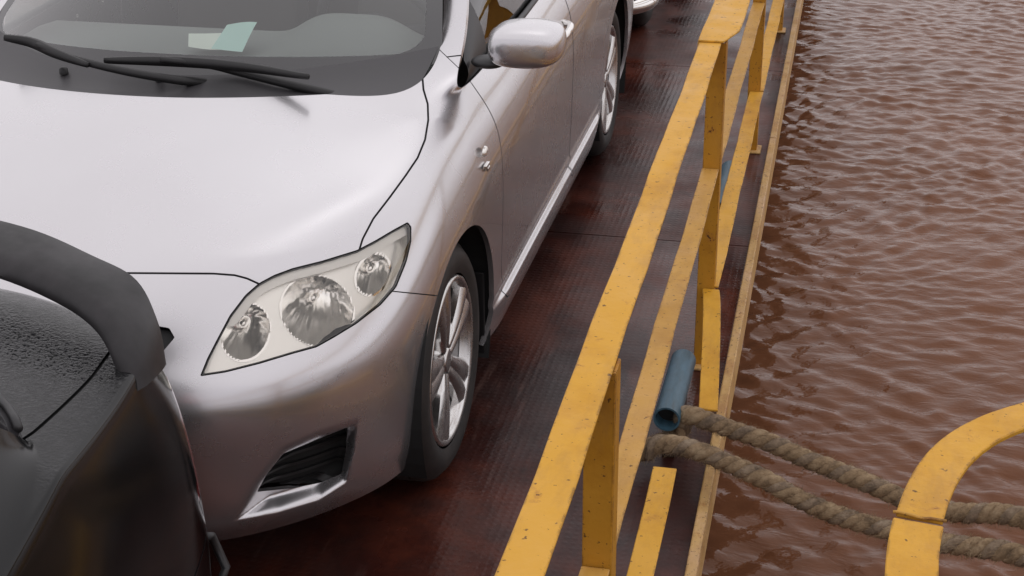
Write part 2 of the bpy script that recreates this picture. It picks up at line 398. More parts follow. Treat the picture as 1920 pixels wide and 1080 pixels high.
# raised edge bar of the deck, in lengths
yy = DY0
for ln in (3.9, 3.6, 3.3, 3.7, 4.0, 3.4):
    MB().box((DX1 - .002, yy, -.10), (DX1 + .026, min(yy + ln - .006, DY1), .022)).build('edge_bar', M['yellow_edge'], deck, bevel=.004); yy += ln

# ================================================================== GUARD RAIL (angle iron)
rail = tag(empty('guard_rail', (1.43, 1.643, 0)), 'yellow angle iron guard rail along the ferry deck edge', 'railing')
def rel(o, root):
    o.location = Vector(o.location) - root.location; return o
RX = 1.43
def angle_bar(name, y0, y1, xa, xb, z, hang, mt, t=.006, x2=None, taper=0):
    """flat top flange xa..xb with a hanging flange on the inner side; x2: shift at the far end"""
    d = 0 if x2 is None else x2; n = max(2, int((y1 - y0) / .12)); mb = MB()
    ysn = np.linspace(y0, y1, n)
    for (a0, a1, b0, b1) in ((xa, xb, z - t, z), (xa, xa + t, z - hang, z - t - .0005)):
        P = []
        for k, y in enumerate(ysn):
            o = d * k / (n - 1); w = .0012 * math.sin(7 * y) + .0008 * math.sin(17 * y + 1)
            if taper and a1 == xb and k == 0: o = 0; P += [(a0, y, b0), (a1 - taper, y, b0), (a1 - taper, y, b1), (a0, y, b1)]; continue
            P += [(a0 + o + w, y, b0), (a1 + o + w, y, b0), (a1 + o + w, y, b1), (a0 + o + w, y, b1)]
        Fq = [(4 * k + j, 4 * k + (j + 1) % 4, 4 * k + 4 + (j + 1) % 4, 4 * k + 4 + j) for k in range(n - 1) for j in range(4)] + [(3, 2, 1, 0), (4 * n - 4, 4 * n - 3, 4 * n - 2, 4 * n - 1)]
        mb.add(P, Fq)
    return rel(mb.build(name, mt, rail, bevel=.0015, seg=1), rail)
ZT, ZM, ZL = 1.0, .632, .262
PY = [-4.36, -2.36, -.36, 1.643, 3.66, 5.66, 7.66, 9.66]
angle_bar('top_rail', -4.4, 1.66, 1.402, 1.462, ZT, .05, M['yellow'], x2=-.022)
angle_bar('top_rail', 1.62, 7.0, 1.376, 1.480, ZT + .0066, .045, M['yellow'], x2=.01, taper=.034)
angle_bar('top_rail', 7.004, 11.7, 1.386, 1.490, ZT + .0066, .05, M['yellow'])
for a, b in zip(PY[:-1], PY[1:]):
    angle_bar('middle_rail', a + .012, b - .004, 1.402, 1.450, ZM, .045, M['yellow2'])
    if abs(b - 1.643) > .01: angle_bar('lower_rail', a + .012, b - .004, 1.41, 1.465, ZL, .045, M['yellow'])
angle_bar('lower_rail', -.348, .60, 1.41, 1.465, ZL, .045, M['yellow'])
# the lower rail is cut at the mooring point; its stub is bent outward and down
mb = MB(); P = []; n = 14
for k in range(n):
    t = k / (n - 1); y = 1.636 - .57 * t; x = 1.418 + .052 * t ** .8; z = ZL - .09 * t ** 1.3
    for (dx, dz) in ((0, -.007), (.05, -.007), (.05, 0), (0, 0)): P.append((x + dx, y, z + dz))
mb.add(P, [(4 * k + j, 4 * k + (j + 1) % 4, 4 * k + 4 + (j + 1) % 4, 4 * k + 4 + j) for k in range(n - 1) for j in range(4)] + [(3, 2, 1, 0), (4 * n - 4, 4 * n - 3, 4 * n - 2, 4 * n - 1)])
o = rel(mb.build('bent_lower_rail', M['yellow'], rail, bevel=.0015, seg=1), rail); o['label'] = 'cut end of the lower rail bent outward'
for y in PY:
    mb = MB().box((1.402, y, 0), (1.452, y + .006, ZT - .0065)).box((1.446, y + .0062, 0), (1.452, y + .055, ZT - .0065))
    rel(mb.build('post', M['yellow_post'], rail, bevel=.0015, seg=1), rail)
    rel(MB().box((1.385, y - .03, .0005), (1.47, y + .07, .008)).build('base_plate', M['yellow_edge'], rail, bevel=.002, seg=1), rail)

# ================================================================== BLUE PIPES by the rail
def pipe(name, p0, p1, r, label):
    p0 = np.array(p0); p1 = np.array(p1); root = empty(name, tuple(p0 * .5 + p1 * .5 - np.array([0, 0, p0[2]])))
    tag(root, label, 'pipe', 'blue pipes beside the rail')
    d = (p1 - p0) / np.linalg.norm(p1 - p0); a = np.cross(d, [0, 0, 1.0]); a /= np.linalg.norm(a); b = np.cross(d, a); mb = MB(); k = 28; V = []
    L = np.linalg.norm(p1 - p0)
    prof = [(0, r), (L, r), (L, r * .86), (0, r * .86)]
    for (o_, rr) in prof:
        for j in range(k): t = 2 * math.pi * j / k; V.append(p0 + d * o_ + rr * (a * math.cos(t) + b * math.sin(t)))
    Fq = [(i * k + j, i * k + (j + 1) % k, ((i + 1) % 4) * k + (j + 1) % k, ((i + 1) % 4) * k + j) for i in range(4) for j in range(k)]
    o = rel(mb.add(V, Fq).build('tube', M['blue'], root, smooth=True), root)
    o.data.set_sharp_from_angle(angle=math.radians(40))
    rel(MB().lathe([(L * .14, 0), (L * .14, r * .85)], tuple(p0), 1, 24).build('inner_shade_disc', M['dark'], root), root)  # black disc set in the bore, painting the shade inside the open pipe
    for t in (.3, .8):
        c = p0 + (p1 - p0) * t
        rel(MB().box((c[0] - .02, c[1] - .03, .0005), (c[0] + .02, c[1] + .03, c[2] - r * .9)).build('bracket', M['hull'], root, bevel=.004), root)
    return root
pipe('blue_pipe', (1.392, 1.02, .155), (1.398, 1.36, .160), .035, 'short blue steel pipe with the mooring rope looped behind its open end')
pipe('blue_pipe', (1.392, 2.55, .15), (1.392, 3.0, .15), .036, 'short blue steel pipe under the middle rail beyond the bent rail stub')

# ================================================================== MOORING ROPE (three-strand, looped round the pipe)
def rope_path():
    up = [(1286, 776, .15), (1340, 792), (1400, 815), (1500, 857), (1600, 896), (1700, 935), (1800, 960), (1920, 972)]
    lo = [(1236, 836), (1300, 846), (1400, 884), (1500, 934), (1600, 974), (1690, 1003), (1800, 1026), (1920, 1046)]
    U = [back(p[:2], 1, 1.06 - .30 * (p[0] - 1286) / 634) for p in up]
    L = [back(p[:2], 1, .95 - .28 * (p[0] - 1236) / 684) for p in lo]
    return U, L
U, L = rope_path()
rope = tag(empty('mooring_rope', (1.35, 1.1, 0)), 'thick brown twisted mooring rope looped round the blue pipe, over the water', 'rope')
endU = U[-1] + np.array([.75, -.62, .25]); endL = L[-1] + np.array([.70, -.62, .26])
loop = [np.array([1.425, 1.062, .102]), np.array([1.385, 1.05, .074]), np.array([1.34, 1.01, .070]), np.array([1.348, .962, .085])]
path = [endU, (U[-1] + endU) / 2 + np.array([0, .03, -.03])] + U[::-1] + loop + L + [(L[-1] + endL) / 2 + np.array([0, .03, -.03]), endL]
C = spline(path, 900)
seg = np.r_[0, np.cumsum(np.linalg.norm(np.diff(C, axis=0), axis=1))]; s = np.linspace(0, seg[-1], 700); C = np.stack([np.interp(s, seg, C[:, k]) for k in range(3)], 1)
C[:, 2] += .004 * np.sin(s * 9) + .002 * np.sin(s * 23 + 1)
T = np.gradient(C, axis=0); T /= np.linalg.norm(T, axis=1)[:, None]
a = np.cross(T, [0, 0, 1.0]); a /= np.linalg.norm(a, axis=1)[:, None]; b = np.cross(a, T)
RR = .0130
for k in range(3):
    ph = s * 2 * math.pi / .088 + .5 * np.sin(s * 5.3)  + k * 2 * math.pi / 3
    Pk = C + .88 * RR * (a * np.cos(ph)[:, None] + b * np.sin(ph)[:, None])
    o = MB().tube(Pk, RR * 1.12 * (1 + .06 * np.sin(s * 31 + k) + .05 * np.sin(s * 71 + 2 * k) + .05 * np.sin(s * 6.1 + k)), 10).build('strand', M['rope'] if k < 2 else M['rope2'], rope, smooth=True); rel(o, rope)
mb = MB()
for i in range(14000):
    j = rng.integers(2, len(s) - 2); t = rng.random() * 2 * math.pi; d = a[j] * math.cos(t) + b[j] * math.sin(t)
    p = C[j] + d * RR * 1.75; q = p + d * rng.uniform(.002, .015) + T[j] * rng.normal(0, .012) + rng.normal(0, .003, 3); w = T[j] * .0006 + np.cross(T[j], d) * .0005
    mb.add([p - w, p + w, q], [(0, 1, 2)])
o = obj('fibres', mb.V, mb.F, M['rope'], rope, False); tag(o, kind='stuff'); rel(o, rope)

# ================================================================== CARS
def sedan_cage(A, hood, pillar, trunk, cpillar):
    """half tables -> mirrored cage. A[s][t]; hood[r][c] r1..r4,c0..c3; pillar [(in,out)..]; trunk[r][c] r1..r2,c0..c3; cpillar"""
    V = []; idx = {}
    def v(p):
        k = (round(p[0], 5), round(p[1], 5), round(p[2], 5))
        if k not in idx: idx[k] = len(V); V.append(list(p))
        return idx[k]
    F = []
    for sg in (1, -1):
        q = lambda p: v((p[0] * sg, p[1], p[2]))
        def quad(*ps):
            f = [q(p) for p in ps]; g_ = []
            for i in f:
                if i not in g_: g_.append(i)
            if len(g_) > 2: F.append(tuple(g_ if sg == 1 else g_[::-1]))
        nS = len(A); nT = len(A[0])
        for s in range(nS - 1):
            for t in range(nT - 1): quad(A[s][t], A[s + 1][t], A[s + 1][t + 1], A[s][t + 1])
        H = [[A[c][-1] for c in range(5)]] + [hood[r] + [A[5 + r][-1]] for r in range(len(hood))]
        for r in range(len(H) - 1):
            for c in range(4): quad(H[r][c], H[r][c + 1], H[r + 1][c + 1], H[r + 1][c])
        P = [(H[-1][3], H[-1][4])] + pillar
        for k in range(len(P) - 1): quad(P[k][0], P[k][1], P[k + 1][1], P[k + 1][0])
        Tn = [[A[18 - c][-1] for c in range(5)]] + [trunk[r] + [A[13 - r][-1]] for r in range(len(trunk))]
        for r in range(len(Tn) - 1):
            for c in range(4): quad(Tn[r][c + 1], Tn[r][c], Tn[r + 1][c], Tn[r + 1][c + 1])
        P = [(Tn[-1][3], Tn[-1][4])] + cpillar
        for k in range(len(P) - 1): quad(P[k][1], P[k][0], P[k + 1][0], P[k + 1][1])
    return V, F
def wheel(parent, c, sg, R=.316, rim=.215, steer=0):
    """outer face at c, looking along sg*x"""
    root = MB().lathe([(-.13, .0), (-.13, .12), (-.10, .125), (-.095, .05), (-.06, .05), (-.06, 0)], c, 0, 32, sg).build('wheel', M['hull'], parent, smooth=True)
    k = R - rim
    prof = [(-.20, rim - .01), (-.205, rim + .3 * k), (-.20, R - .03), (-.185, R - .008), (-.165, R), (-.152, R), (-.150, R - .008), (-.142, R - .008), (-.140, R), (-.112, R + .001), (-.110, R - .008), (-.102, R - .008), (-.100, R + .001), (-.072, R), (-.070, R - .008), (-.062, R - .008), (-.060, R), (-.045, R), (-.022, R - .008), (-.004, R - .028), (.006, rim + .55 * k), (.006, rim + .32 * k), (-.002, rim + .12 * k), (-.012, rim + .02)]
    ty = MB().lathe(prof, c, 0, 96, sg).build('tyre', M['tyre'], root, smooth=True); ty.data.set_sharp_from_angle(angle=math.radians(45))
    mb = MB()
    mb.lathe([(-.19, rim - .006), (-.17, rim - .03), (-.05, rim - .034), (-.028, rim - .012), (-.012, rim - .008), (-.004, rim), (-.006, rim + .008), (-.014, rim + .008)], c, 0, 96, sg)
    mb.build('rim_barrel', M['barrel'], root, smooth=True)
    mb = MB(); mb.lathe([(-.030, rim - .022), (-.016, rim - .016), (-.004, rim - .008), (.002, rim), (-.002, rim + .007), (-.012, rim + .008)], c, 0, 96, sg)
    o = mb.build('rim', M['alloy'], root, smooth=True)
    # five broad spokes, each with a slot towards the rim
    for i in range(5):
        t0 = 2 * math.pi * i / 5 + .5; mb = MB()
        for h in (-1, 1):
            st = []; nr = 9
            for q in range(nr):
                u = q / (nr - 1); r = .035 + (rim - .045) * u
                gap = .0004; w = .030 + .036 * u ** 1.4; dep = -.016 + .010 * u + .004 * math.sin(u * math.pi)
                in_, out_ = h * gap, h * (gap + w)
                for (tt, dd) in ((in_, dep - .022), (in_, dep - .002), ((in_ * .7 + out_ * .3), dep + .004), (in_ * .3 + out_ * .7, dep + .003), (out_, dep - .006), (out_, dep - .024)):
                    x = c[0] + sg * dd; y = c[1] + r * math.cos(t0) - tt * math.sin(t0); z = c[2] + r * math.sin(t0) + tt * math.cos(t0); st.append((x, y, z))
            Fq = [(q * 6 + j, q * 6 + (j + 1) % 6, (q + 1) * 6 + (j + 1) % 6, (q + 1) * 6 + j) for q in range(nr - 1) for j in range(6)] + [tuple(range(6))[::-1], tuple(6 * (nr - 1) + j for j in range(6))]
            mb.add(st, Fq)
        o = mb.build('spoke', M['alloy'], root, smooth=True); o.data.set_sharp_from_angle(angle=math.radians(50))
    MB().lathe([(-.040, .062), (-.026, .060), (-.020, .052), (-.022, .034), (-.012, .031), (-.010, .025), (-.010, 0)], c, 0, 40, sg).build('hub_cap', M['alloy'], root, smooth=True)
    for i in range(5):
        t = 2 * math.pi * (i + .5) / 5 + .5; p = (c[0] - sg * .0205, c[1] + .043 * math.cos(t), c[2] + .043 * math.sin(t))
        MB().lathe([(0, .009), (.004, .0085), (.004, 0)], p, 0, 12, sg).build('wheel_nut', M['dark'], root, smooth=True)
    return root
def arch_liner(parent, yc, zc, R, xi, xo):
    for sg in (1, -1):
        mb = MB(); n = 28; V = []
        for k in range(n + 1):
            t = math.radians(-25 + 230 * k / n)
            for x in (xi, xo): V.append((sg * x, yc + R * math.cos(t), zc + R * math.sin(t)))
        mb.add(V, [(2 * k, 2 * k + 1, 2 * k + 3, 2 * k + 2) for k in range(n)])
        V = [(sg * xi, yc, zc)] + [(sg * xi, yc + R * math.cos(math.radians(-25 + 230 * k / n)), zc + R * math.sin(math.radians(-25 + 230 * k / n))) for k in range(n + 1)]
        mb.add(V, [(0, k, k + 1) for k in range(1, n + 1)])
        mb.build('arch_liner', M['dark'], parent, smooth=False)
def patch(fn, nu, nv):
    P = np.array([[fn(u, w) for w in np.linspace(0, 1, nv)] for u in np.linspace(-1, 1, nu)]); return grid(P)
def tri_patch(fn, nu, nv):
    V, Q = patch(fn, nu, nv); T = np.vstack([Q[:, [0, 1, 2]], Q[:, [0, 2, 3]]])
    n = np.cross(V[T[:, 1]] - V[T[:, 0]], V[T[:, 2]] - V[T[:, 0]]); N = np.zeros_like(V)
    for k in range(3): np.add.at(N, T[:, k], n)
    return V, N / (np.linalg.norm(N, axis=1)[:, None] + 1e-12), T

# ---------------------------------------------------------------- silver sedan
silver = tag(empty('sedan_car', (0, 2.3, 0)), 'silver four-door sedan with papers on the dashboard, beside the yellow rail', 'car')
SW = Vector((0, 2.3, 0))
YF, YR, ZWH = .93, 3.53, .316
def cols(xs_, ys_, zs_): return [(x, y, z) for x, y, z in zip(xs_, ys_, zs_)]
def colx(x, y, z):      # broadcast
    n = 6; f_ = lambda a_: [a_] * n if isinstance(a_, (int, float)) else a_
    return cols(f_(x), f_(y), f_(z))
A = [
 colx(0, [.135, .095, .075, .075, .11, .215], [.17, .27, .40, .52, .64, .765]),
 colx([.23, .235, .24, .24, .24, .24], [.155, .11, .092, .092, .128, .24], [.17, .27, .40, .52, .64, .77]),
 colx([.44, .455, .465, .465, .46, .45], [.215, .165, .148, .15, .19, .305], [.17, .27, .40, .52, .64, .782]),
 colx([.61, .63, .645, .65, .64, .60], [.32, .265, .25, .258, .31, .425], [.175, .27, .40, .52, .65, .805]),
 colx([.745, .77, .785, .79, .775, .71], [.47, .43, .42, .43, .48, .58], [.18, .27, .40, .53, .665, .83]),
 colx([.82, .845, .855, .857, .838, .752], [.64, .63, .63, .64, .67, .745], [.19, .28, .41, .54, .685, .862]),
 colx([.84, .865, .875, .878, .858, .778], [.90] * 6, [.2, .29, .42, .56, .715, .892]),
 colx([.845, .868, .878, .881, .864, .792], [1.09, 1.09, 1.09, 1.09, 1.09, 1.08], [.2, .29, .42, .57, .74, .918]),
 colx([.845, .868, .878, .882, .866, .800], [1.30, 1.30, 1.30, 1.30, 1.29, 1.27], [.2, .29, .42, .58, .76, .940]),
 colx([.845, .866, .876, .882, .868, .815], 2.0, [.2, .29, .42, .59, .79, .955]),
 colx([.845, .866, .876, .882, .868, .815], 2.75, [.2, .29, .42, .59, .80, .975]),
 colx([.845, .866, .876, .882, .868, .805], 3.35, [.2, .29, .42, .59, .81, .99]),
 colx([.845, .866, .875, .880, .862, .785], 3.7, [.2, .29, .42, .59, .81, 1.0]),
 colx([.82, .85, .862, .866, .84, .745], 4.03, [.22, .31, .43, .60, .82, 1.01]),
 colx([.75, .785, .80, .80, .77, .68], [4.33, 4.36, 4.37, 4.36, 4.33, 4.25], [.24, .32, .44, .60, .82, 1.02]),
 colx([.60, .62, .63, .63, .61, .56], [4.48, 4.52, 4.53, 4.52, 4.48, 4.38], [.24, .32, .44, .60, .82, 1.03]),
 colx([.42, .43, .44, .44, .43, .40], [4.53, 4.58, 4.59, 4.58, 4.53, 4.42], [.24, .32, .44, .60, .82, 1.035]),
 colx([.2, .21, .22, .22, .21, .2], [4.55, 4.605, 4.615, 4.605, 4.55, 4.44], [.24, .32, .44, .60, .82, 1.04]),
 colx(0, [4.555, 4.61, 4.62, 4.61, 4.555, 4.445], [.24, .32, .44, .60, .82, 1.04])]
hood = [
 [(0, .39, .842), (.235, .41, .844), (.445, .465, .848), (.60, .56, .852)],
 [(0, .60, .910), (.235, .62, .911), (.45, .665, .908), (.625, .735, .898)],
 [(0, .79, .960), (.235, .805, .961), (.455, .845, .955), (.648, .905, .937)],
 [(0, .955, .992), (.235, .965, .992), (.46, 1.005, .988), (.672, 1.115, .966)]]
pillar = [((.712, 1.37, 1.008), (.776, 1.385, 1.028)), ((.668, 1.60, 1.115), (.735, 1.60, 1.145)), ((.615, 1.85, 1.265), (.68, 1.83, 1.285)), ((.565, 2.05, 1.375), (.62, 2.05, 1.39))]
trunk = [[(0, 4.15, 1.075), (.2, 4.14, 1.073), (.40, 4.12, 1.065), (.57, 4.09, 1.05)], [(0, 3.90, 1.09), (.2, 3.89, 1.088), (.42, 3.86, 1.08), (.63, 3.80, 1.05)]]
cpillar = [((.60, 3.62, 1.15), (.72, 3.45, 1.17)), ((.55, 3.35, 1.30), (.64, 3.2, 1.31)), ((.52, 3.15, 1.395), (.58, 3.0, 1.40))]
for s_ in range(len(A)):
    r_ = [list(q) for q in A[s_]]
    if s_ <= 4: r_[3][2] += .028; r_[3][1] -= .008; r_[4][1] += .010          # shelf of the bumper below the lamps
    if 5 <= s_ <= 12: r_[4][0] += .008; r_[4][2] += .028                      # upright side below the wing crest
    A[s_] = [tuple(q) for q in r_]
CV, CFc = sedan_cage(A, hood, pillar, trunk, cpillar)
B = subdiv(CV, CFc, 5, fit=4)
V, N, T = B
UVp = px(V, True); AX = np.abs(V[:, 0])
# sculpted scoop round the lower bumper grilles
SCOOP = [(432, 978), (470, 905), (525, 838), (590, 808), (672, 782), (664, 850), (650, 905), (600, 938), (520, 962)]
front = (V[:, 1] < .8) & (V[:, 2] < .62)
ph = np.where(front, sdf(UVp, SCOOP), 99.)
dU = np.abs(sdf(UVp, SCOOP[:5], False)); dL = np.abs(sdf(UVp, SCOOP[4:] + SCOOP[:1], False))
dsp = np.where(ph < 0, np.minimum(sstep(dL, -1, 15), sstep(dU, 0, 60)), 0) * .050
V = V + np.stack([-np.sign(V[:, 0]) * dsp * .35, dsp * .93, 0 * dsp], 1)
# sill step and a soft waist crease on the doors
sdv = sstep(V[:, 1], 1.2, 1.45) * (1 - sstep(V[:, 1], 3.0, 3.2)) * sstep(AX, .7, .8)
V[:, 0] += np.sign(V[:, 0]) * sdv * (.016 * (1 - sstep(V[:, 2], .300, .318)) + .006 * np.exp(-((V[:, 2] - .345) / .012) ** 2))
# relax the bonnet skin so that it reflects evenly
wgt = sstep(V[:, 2], .80, .84) * (1 - sstep(V[:, 1], .92, 1.02)) * sstep(V[:, 1], .36, .46) * (1 - sstep(AX, .70, .78))
Ed = np.vstack([T[:, [0, 1]], T[:, [1, 2]], T[:, [2, 0]]]); Ed = Ed[(wgt[Ed] > 0).any(1)]; Ed = np.vstack([Ed, Ed[:, ::-1]])
ids, inv_ = np.unique(Ed, return_inverse=True); inv_ = inv_.reshape(-1, 2); Vs = V[ids].copy(); ws_ = wgt[ids][:, None]; deg = np.bincount(inv_[:, 0], minlength=len(ids))[:, None]
for _ in range(260):
    av = np.stack([np.bincount(inv_[:, 0], Vs[inv_[:, 1], k], len(ids)) for k in range(3)], 1) / deg
    Vs += .9 * ws_ * (av - Vs)
V[ids] = Vs
# recompute normals after sculpting
nn = np.cross(V[T[:, 1]] - V[T[:, 0]], V[T[:, 2]] - V[T[:, 0]]); N = np.zeros_like(V)
for k in range(3): np.add.at(N, T[:, k], nn)
N /= np.linalg.norm(N, axis=1)[:, None] + 1e-12
B = (V, N, T)
# wheel arches
for yc in (YF, YR):
    V = B[0]; d = np.where(np.abs(V[:, 0]) > .45, np.hypot(V[:, 1] - yc, V[:, 2] - ZWH - .005) - .348, 9.)
    B = clip(B, -d)
HL = [(377, 704), (390, 672), (407, 639), (432, 592), (461, 554), (486, 532), (514, 517), (549, 504), (605, 490), (670, 470), (706, 451), (738, 432), (764, 418), (770, 425), (770, 453), (761, 491), (742, 538), (713, 571), (668, 606), (627, 631), (593, 650), (549, 662), (486, 681), (423, 697)]
def phi_hl(V): return np.where((V[:, 1] < 1.05) & (V[:, 2] > .5), sdf(px(V, True), HL), 400.)
OPEN = [(482, 922), (500, 890), (531, 851), (590, 826), (652, 801), (648, 845), (640, 888), (600, 905), (550, 915)]
def phi_open(V): return np.where((V[:, 1] < .8) & (V[:, 2] < .55), sdf(px(V, True), OPEN), 400.)
SEAM = []
def carve(Bm, fn, gap, seam_depth=.006, seam=True):
    """-> inside, outside; black seam strip behind the gap"""
    p = fn(Bm[0]); i = clip(Bm, p + gap); o = clip(Bm, -p + gap)
    if seam:
        r = clip(Bm, np.abs(p) - gap * 2.2)
        if len(r[2]): SEAM.append(shift(r, seam_depth))
    return i, o
bl, B = carve(B, phi_hl, 1.5)
op, B = carve(B, phi_open, .3, seam=False)
# upper grille and lower intake (behind the black car in the photograph)
def phi_gr(V): return np.where(V[:, 1] < .5, sdf(np.stack([np.abs(V[:, 0]), V[:, 2]], 1), [(-.5, .59), (.36, .60), (.428, .683), (.415, .70), (.34, .715), (-.5, .715)]), 9.)
def phi_lo(V): return np.where(V[:, 1] < .5, sdf(np.stack([np.abs(V[:, 0]), V[:, 2]], 1), [(-.5, .23), (.32, .23), (.37, .30), (.33, .35), (-.5, .35)]), 9.)
gr, B = carve(B, phi_gr, .001, seam=False); lo_, B = carve(B, phi_lo, .001, seam=False)
HOOD = [(673, 471), (680, 448), (700, 410), (730, 371), (760, 330), (783, 296), (797, 262), (803, 225), (802, 195), (794, 168), (790, 120), (700, 60), (-3000, 60), (-3000, 512), (-400, 511), (240, 512), (400, 513), (440, 516), (463, 522), (485, 532), (520, 560), (640, 520)]
def phi_hood(V): return np.where((V[:, 1] < 1.22) & (V[:, 2] > .70), sdf(px(V, True), HOOD), 400.)
hd, B = carve(B, phi_hood, 1.9)
def phi_bf(V):
    q = px(V, True); return np.where(V[:, 1] < .95, (547 + .10 * (q[:, 0] - 745)) - q[:, 1], 400.)
bp, B = carve(B, phi_bf, 1.1)
def yz(poly, lo=.6):
    return lambda V: np.where(np.abs(V[:, 0]) > lo, sdf(V[:, 1:], poly), 9.)
DOOR1 = [(1.335, .99), (1.36, .80), (1.37, .60), (1.365, .40), (1.39, .30), (1.43, .275), (2.42, .265), (2.45, .30), (2.46, 1.2), (1.335, 1.2)]
DOOR2 = [(2.46, 1.2), (2.46, .285), (2.50, .265), (3.02, .265), (3.08, .30), (3.10, .40), (3.16, .56), (3.28, .66), (3.36, .70), (3.44, .80), (3.46, 1.3)]
d1, B = carve(B, yz(DOOR1, .74), .0028); d2, B = carve(B, yz(DOOR2, .74), .0028)
def phi_pil(V): return np.where((V[:, 2] > .93) & (V[:, 1] < 2.4), -(px(V, True)[:, 1] - (99 + .95 * (px(V, True)[:, 0] - 830))), -400.)
def phi_fen(V): return V[:, 1] - 1.62
# pillar above the seam with the wing
pl, B = carve(B, lambda V: np.where((V[:, 2] > .93) & (V[:, 1] < 2.4) & (V[:, 1] > 1.2), px(V, True)[:, 1] - (99 + .95 * (px(V, True)[:, 0] - 830)), 400.), 1.0)
fn_, B = carve(B, lambda V: V[:, 1] - 1.40, .0005, seam=False)
def rp(o):
    if o is not None: o.location = -SW
    return o
def rput(name, Mx, mt, parent=silver, lip=0.0):
    o = put(name, Mx, mt, parent, lip)
    if o is not None and parent is silver: o.location = -SW
    return o
rput('hood', hd, M['silver'], lip=.012)
bo = rput('front_bumper', bp, M['silver'], lip=.010)
rput('body_shell', B, M['silver'], lip=.014)
for sg in (1, -1):
    rput('front_wing', side(fn_, sg), M['silver'], lip=.014)
    rput('front_door', side(d1, sg), M['silver'], lip=.012); rput('rear_door', side(d2, sg), M['silver'], lip=.012)
    rput('windscreen_pillar', side(pl, sg), M['silver'], lip=.010)
for r in SEAM:
    for q in islands(r): rput('panel_seam', q, M['dark'])
for part, nm, dep in ((gr, 'upper_grille', .03), (lo_, 'lower_intake', .04)):
    rput(nm, shift(part, dep), M['plastic'])
# grille bars of the lower bumper openings
for q in islands(shift(op, .022)): rput('fog_grille', q, M['dark'])
for k in range(5):
    z0 = .275 + .028 * k; fnb = lambda V, z0=z0: np.abs(V[:, 2] - z0) - .004
    bar = clip(op, fnb(op[0]))
    if len(bar[2]):
        for sg in (1, -1):
            q = side(bar, sg)
            if len(q[2]): rput('grille_bar', shift(q, .014), M['rubber'], lip=.006)
# number plate panel stays hidden behind the black car; two headlights
HOLES = [((464, 618), 47, 56, .055), ((604, 577), 72, 66, .075), ((712, 508), 32, 42, .045)]
TOPL = HL[3:13]
def ell(V, h):
    q = px(V, True) - np.array(h[0]); q = q @ np.array([[math.cos(.45), math.sin(.45)], [-math.sin(.45), math.cos(.45)]]).T
    return (np.hypot(q[:, 0] / h[1], q[:, 1] / h[2]) - 1)
for sg in (1, -1):
    L0 = side(bl, sg)
    hl_o = rput('headlight', L0, M['lens'])
    p = phi_hl(L0[0]); hs_ = shift(L0, .032); base_px = L0[0]
    house = hs_; fields = [ell(base_px, h) for h in HOLES]; ph_all = np.minimum.reduce(fields)
    # stepped upper ledge of the bezel
    lower = clip(house, -ph_all)
    tp = sdf(px(L0[0], True), TOPL, False); tp = np.abs(tp)
    lid_ = clip(L0, tp - 19); put('lamp_eyelid', shift(lid_, .010), M['eyelid'], hl_o, .022)
    o = put('bezel', lower, M['bezel'], hl_o, 0)
    for h, fl in zip(HOLES, fields):
        disc = clip((hs_[0], hs_[1], hs_[2]), fl)
        ff = clip((L0[0], L0[1], L0[2]), fl); d = ell(ff[0], h); Vd = shift(ff, .032)[0].copy(); q = np.clip(1 - (d + 1) ** 2, 0, 1)
        rel_ = px(ff[0], True) - np.array(h[0]); an_ = np.arctan2(rel_[:, 1], rel_[:, 0]); q = q + .022 * np.cos(14 * an_) * sstep(d + 1, .25, .6) * (1 - sstep(d + 1, .85, 1.0)) + .014 * np.cos(rel_[:, 0] * .45) * (1 - sstep(d + 1, .6, .95))
        Vd[:, 1] += q * h[3]; Vd[:, 0] -= sg * q * h[3] * .35
        nn = np.cross(Vd[ff[2][:, 1]] - Vd[ff[2][:, 0]], Vd[ff[2][:, 2]] - Vd[ff[2][:, 0]]); Nd = np.zeros_like(Vd)
        for k in range(3): np.add.at(Nd, ff[2][:, k], nn)
        Nd /= np.linalg.norm(Nd, axis=1)[:, None] + 1e-12
        o = put('reflector_bowl', (Vd, Nd, ff[2]), M['reflector'], hl_o)
        c = Vd[np.argmin(d)]
        mb = MB().lathe([(0, .010), (-.020, .010), (-.028, .007), (-.030, 0)], tuple(c), 1, 16)
        o = mb.build('bulb', M['amber'] if h[1] == 30 else M['chrome'], hl_o, smooth=True)
        # bowl rim
        rimm = clip(L0, np.abs(fl) - .045 * 50 / h[1]); put('bowl_ring', shift(rimm, .029), M['chrome'], hl_o, .004)
    # side wall of the lamp
    E_ = lipped(L0, .034); nV = len(L0[0]); nT = len(L0[2])
    u_, inv_ = np.unique(E_[2][nT:], return_inverse=True)
    o = obj('lamp_wall', E_[0][u_], inv_.reshape(-1, 3), M['bezel'], hl_o, True)
    rimb = clip(L0, -(p + 3.2)); put('lens_border', shift(rimb, .0025), M['rubber'], hl_o)

# front wheels, rear wheels, liners
for yc in (YF, YR):
    for sg in (1, -1):
        w = wheel(silver, (sg * .845, yc, ZWH), sg); w.location = -SW
arch_liner(silver, YF, ZWH, .365, .58, .862); arch_liner(silver, YR, ZWH, .365, .58, .862)
for o in silver.children:
    if o.name.startswith('arch_liner'): o.location = -SW
rp(MB().box((-.60, .40, .20), (.60, 4.25, .27)).build('floor_pan', M['dark'], silver, bevel=.02))
rp(MB().box((-.57, .62, .30), (.57, 1.30, .62)).build('engine_bay', M['dark'], silver))
# mud flap behind the front wheel
for sg in (1, -1): rp(MB().box((sg * .70, 1.265, .16), (sg * .85, 1.275, .42)).build('mud_flap', M['rubber'], silver, bevel=.003))

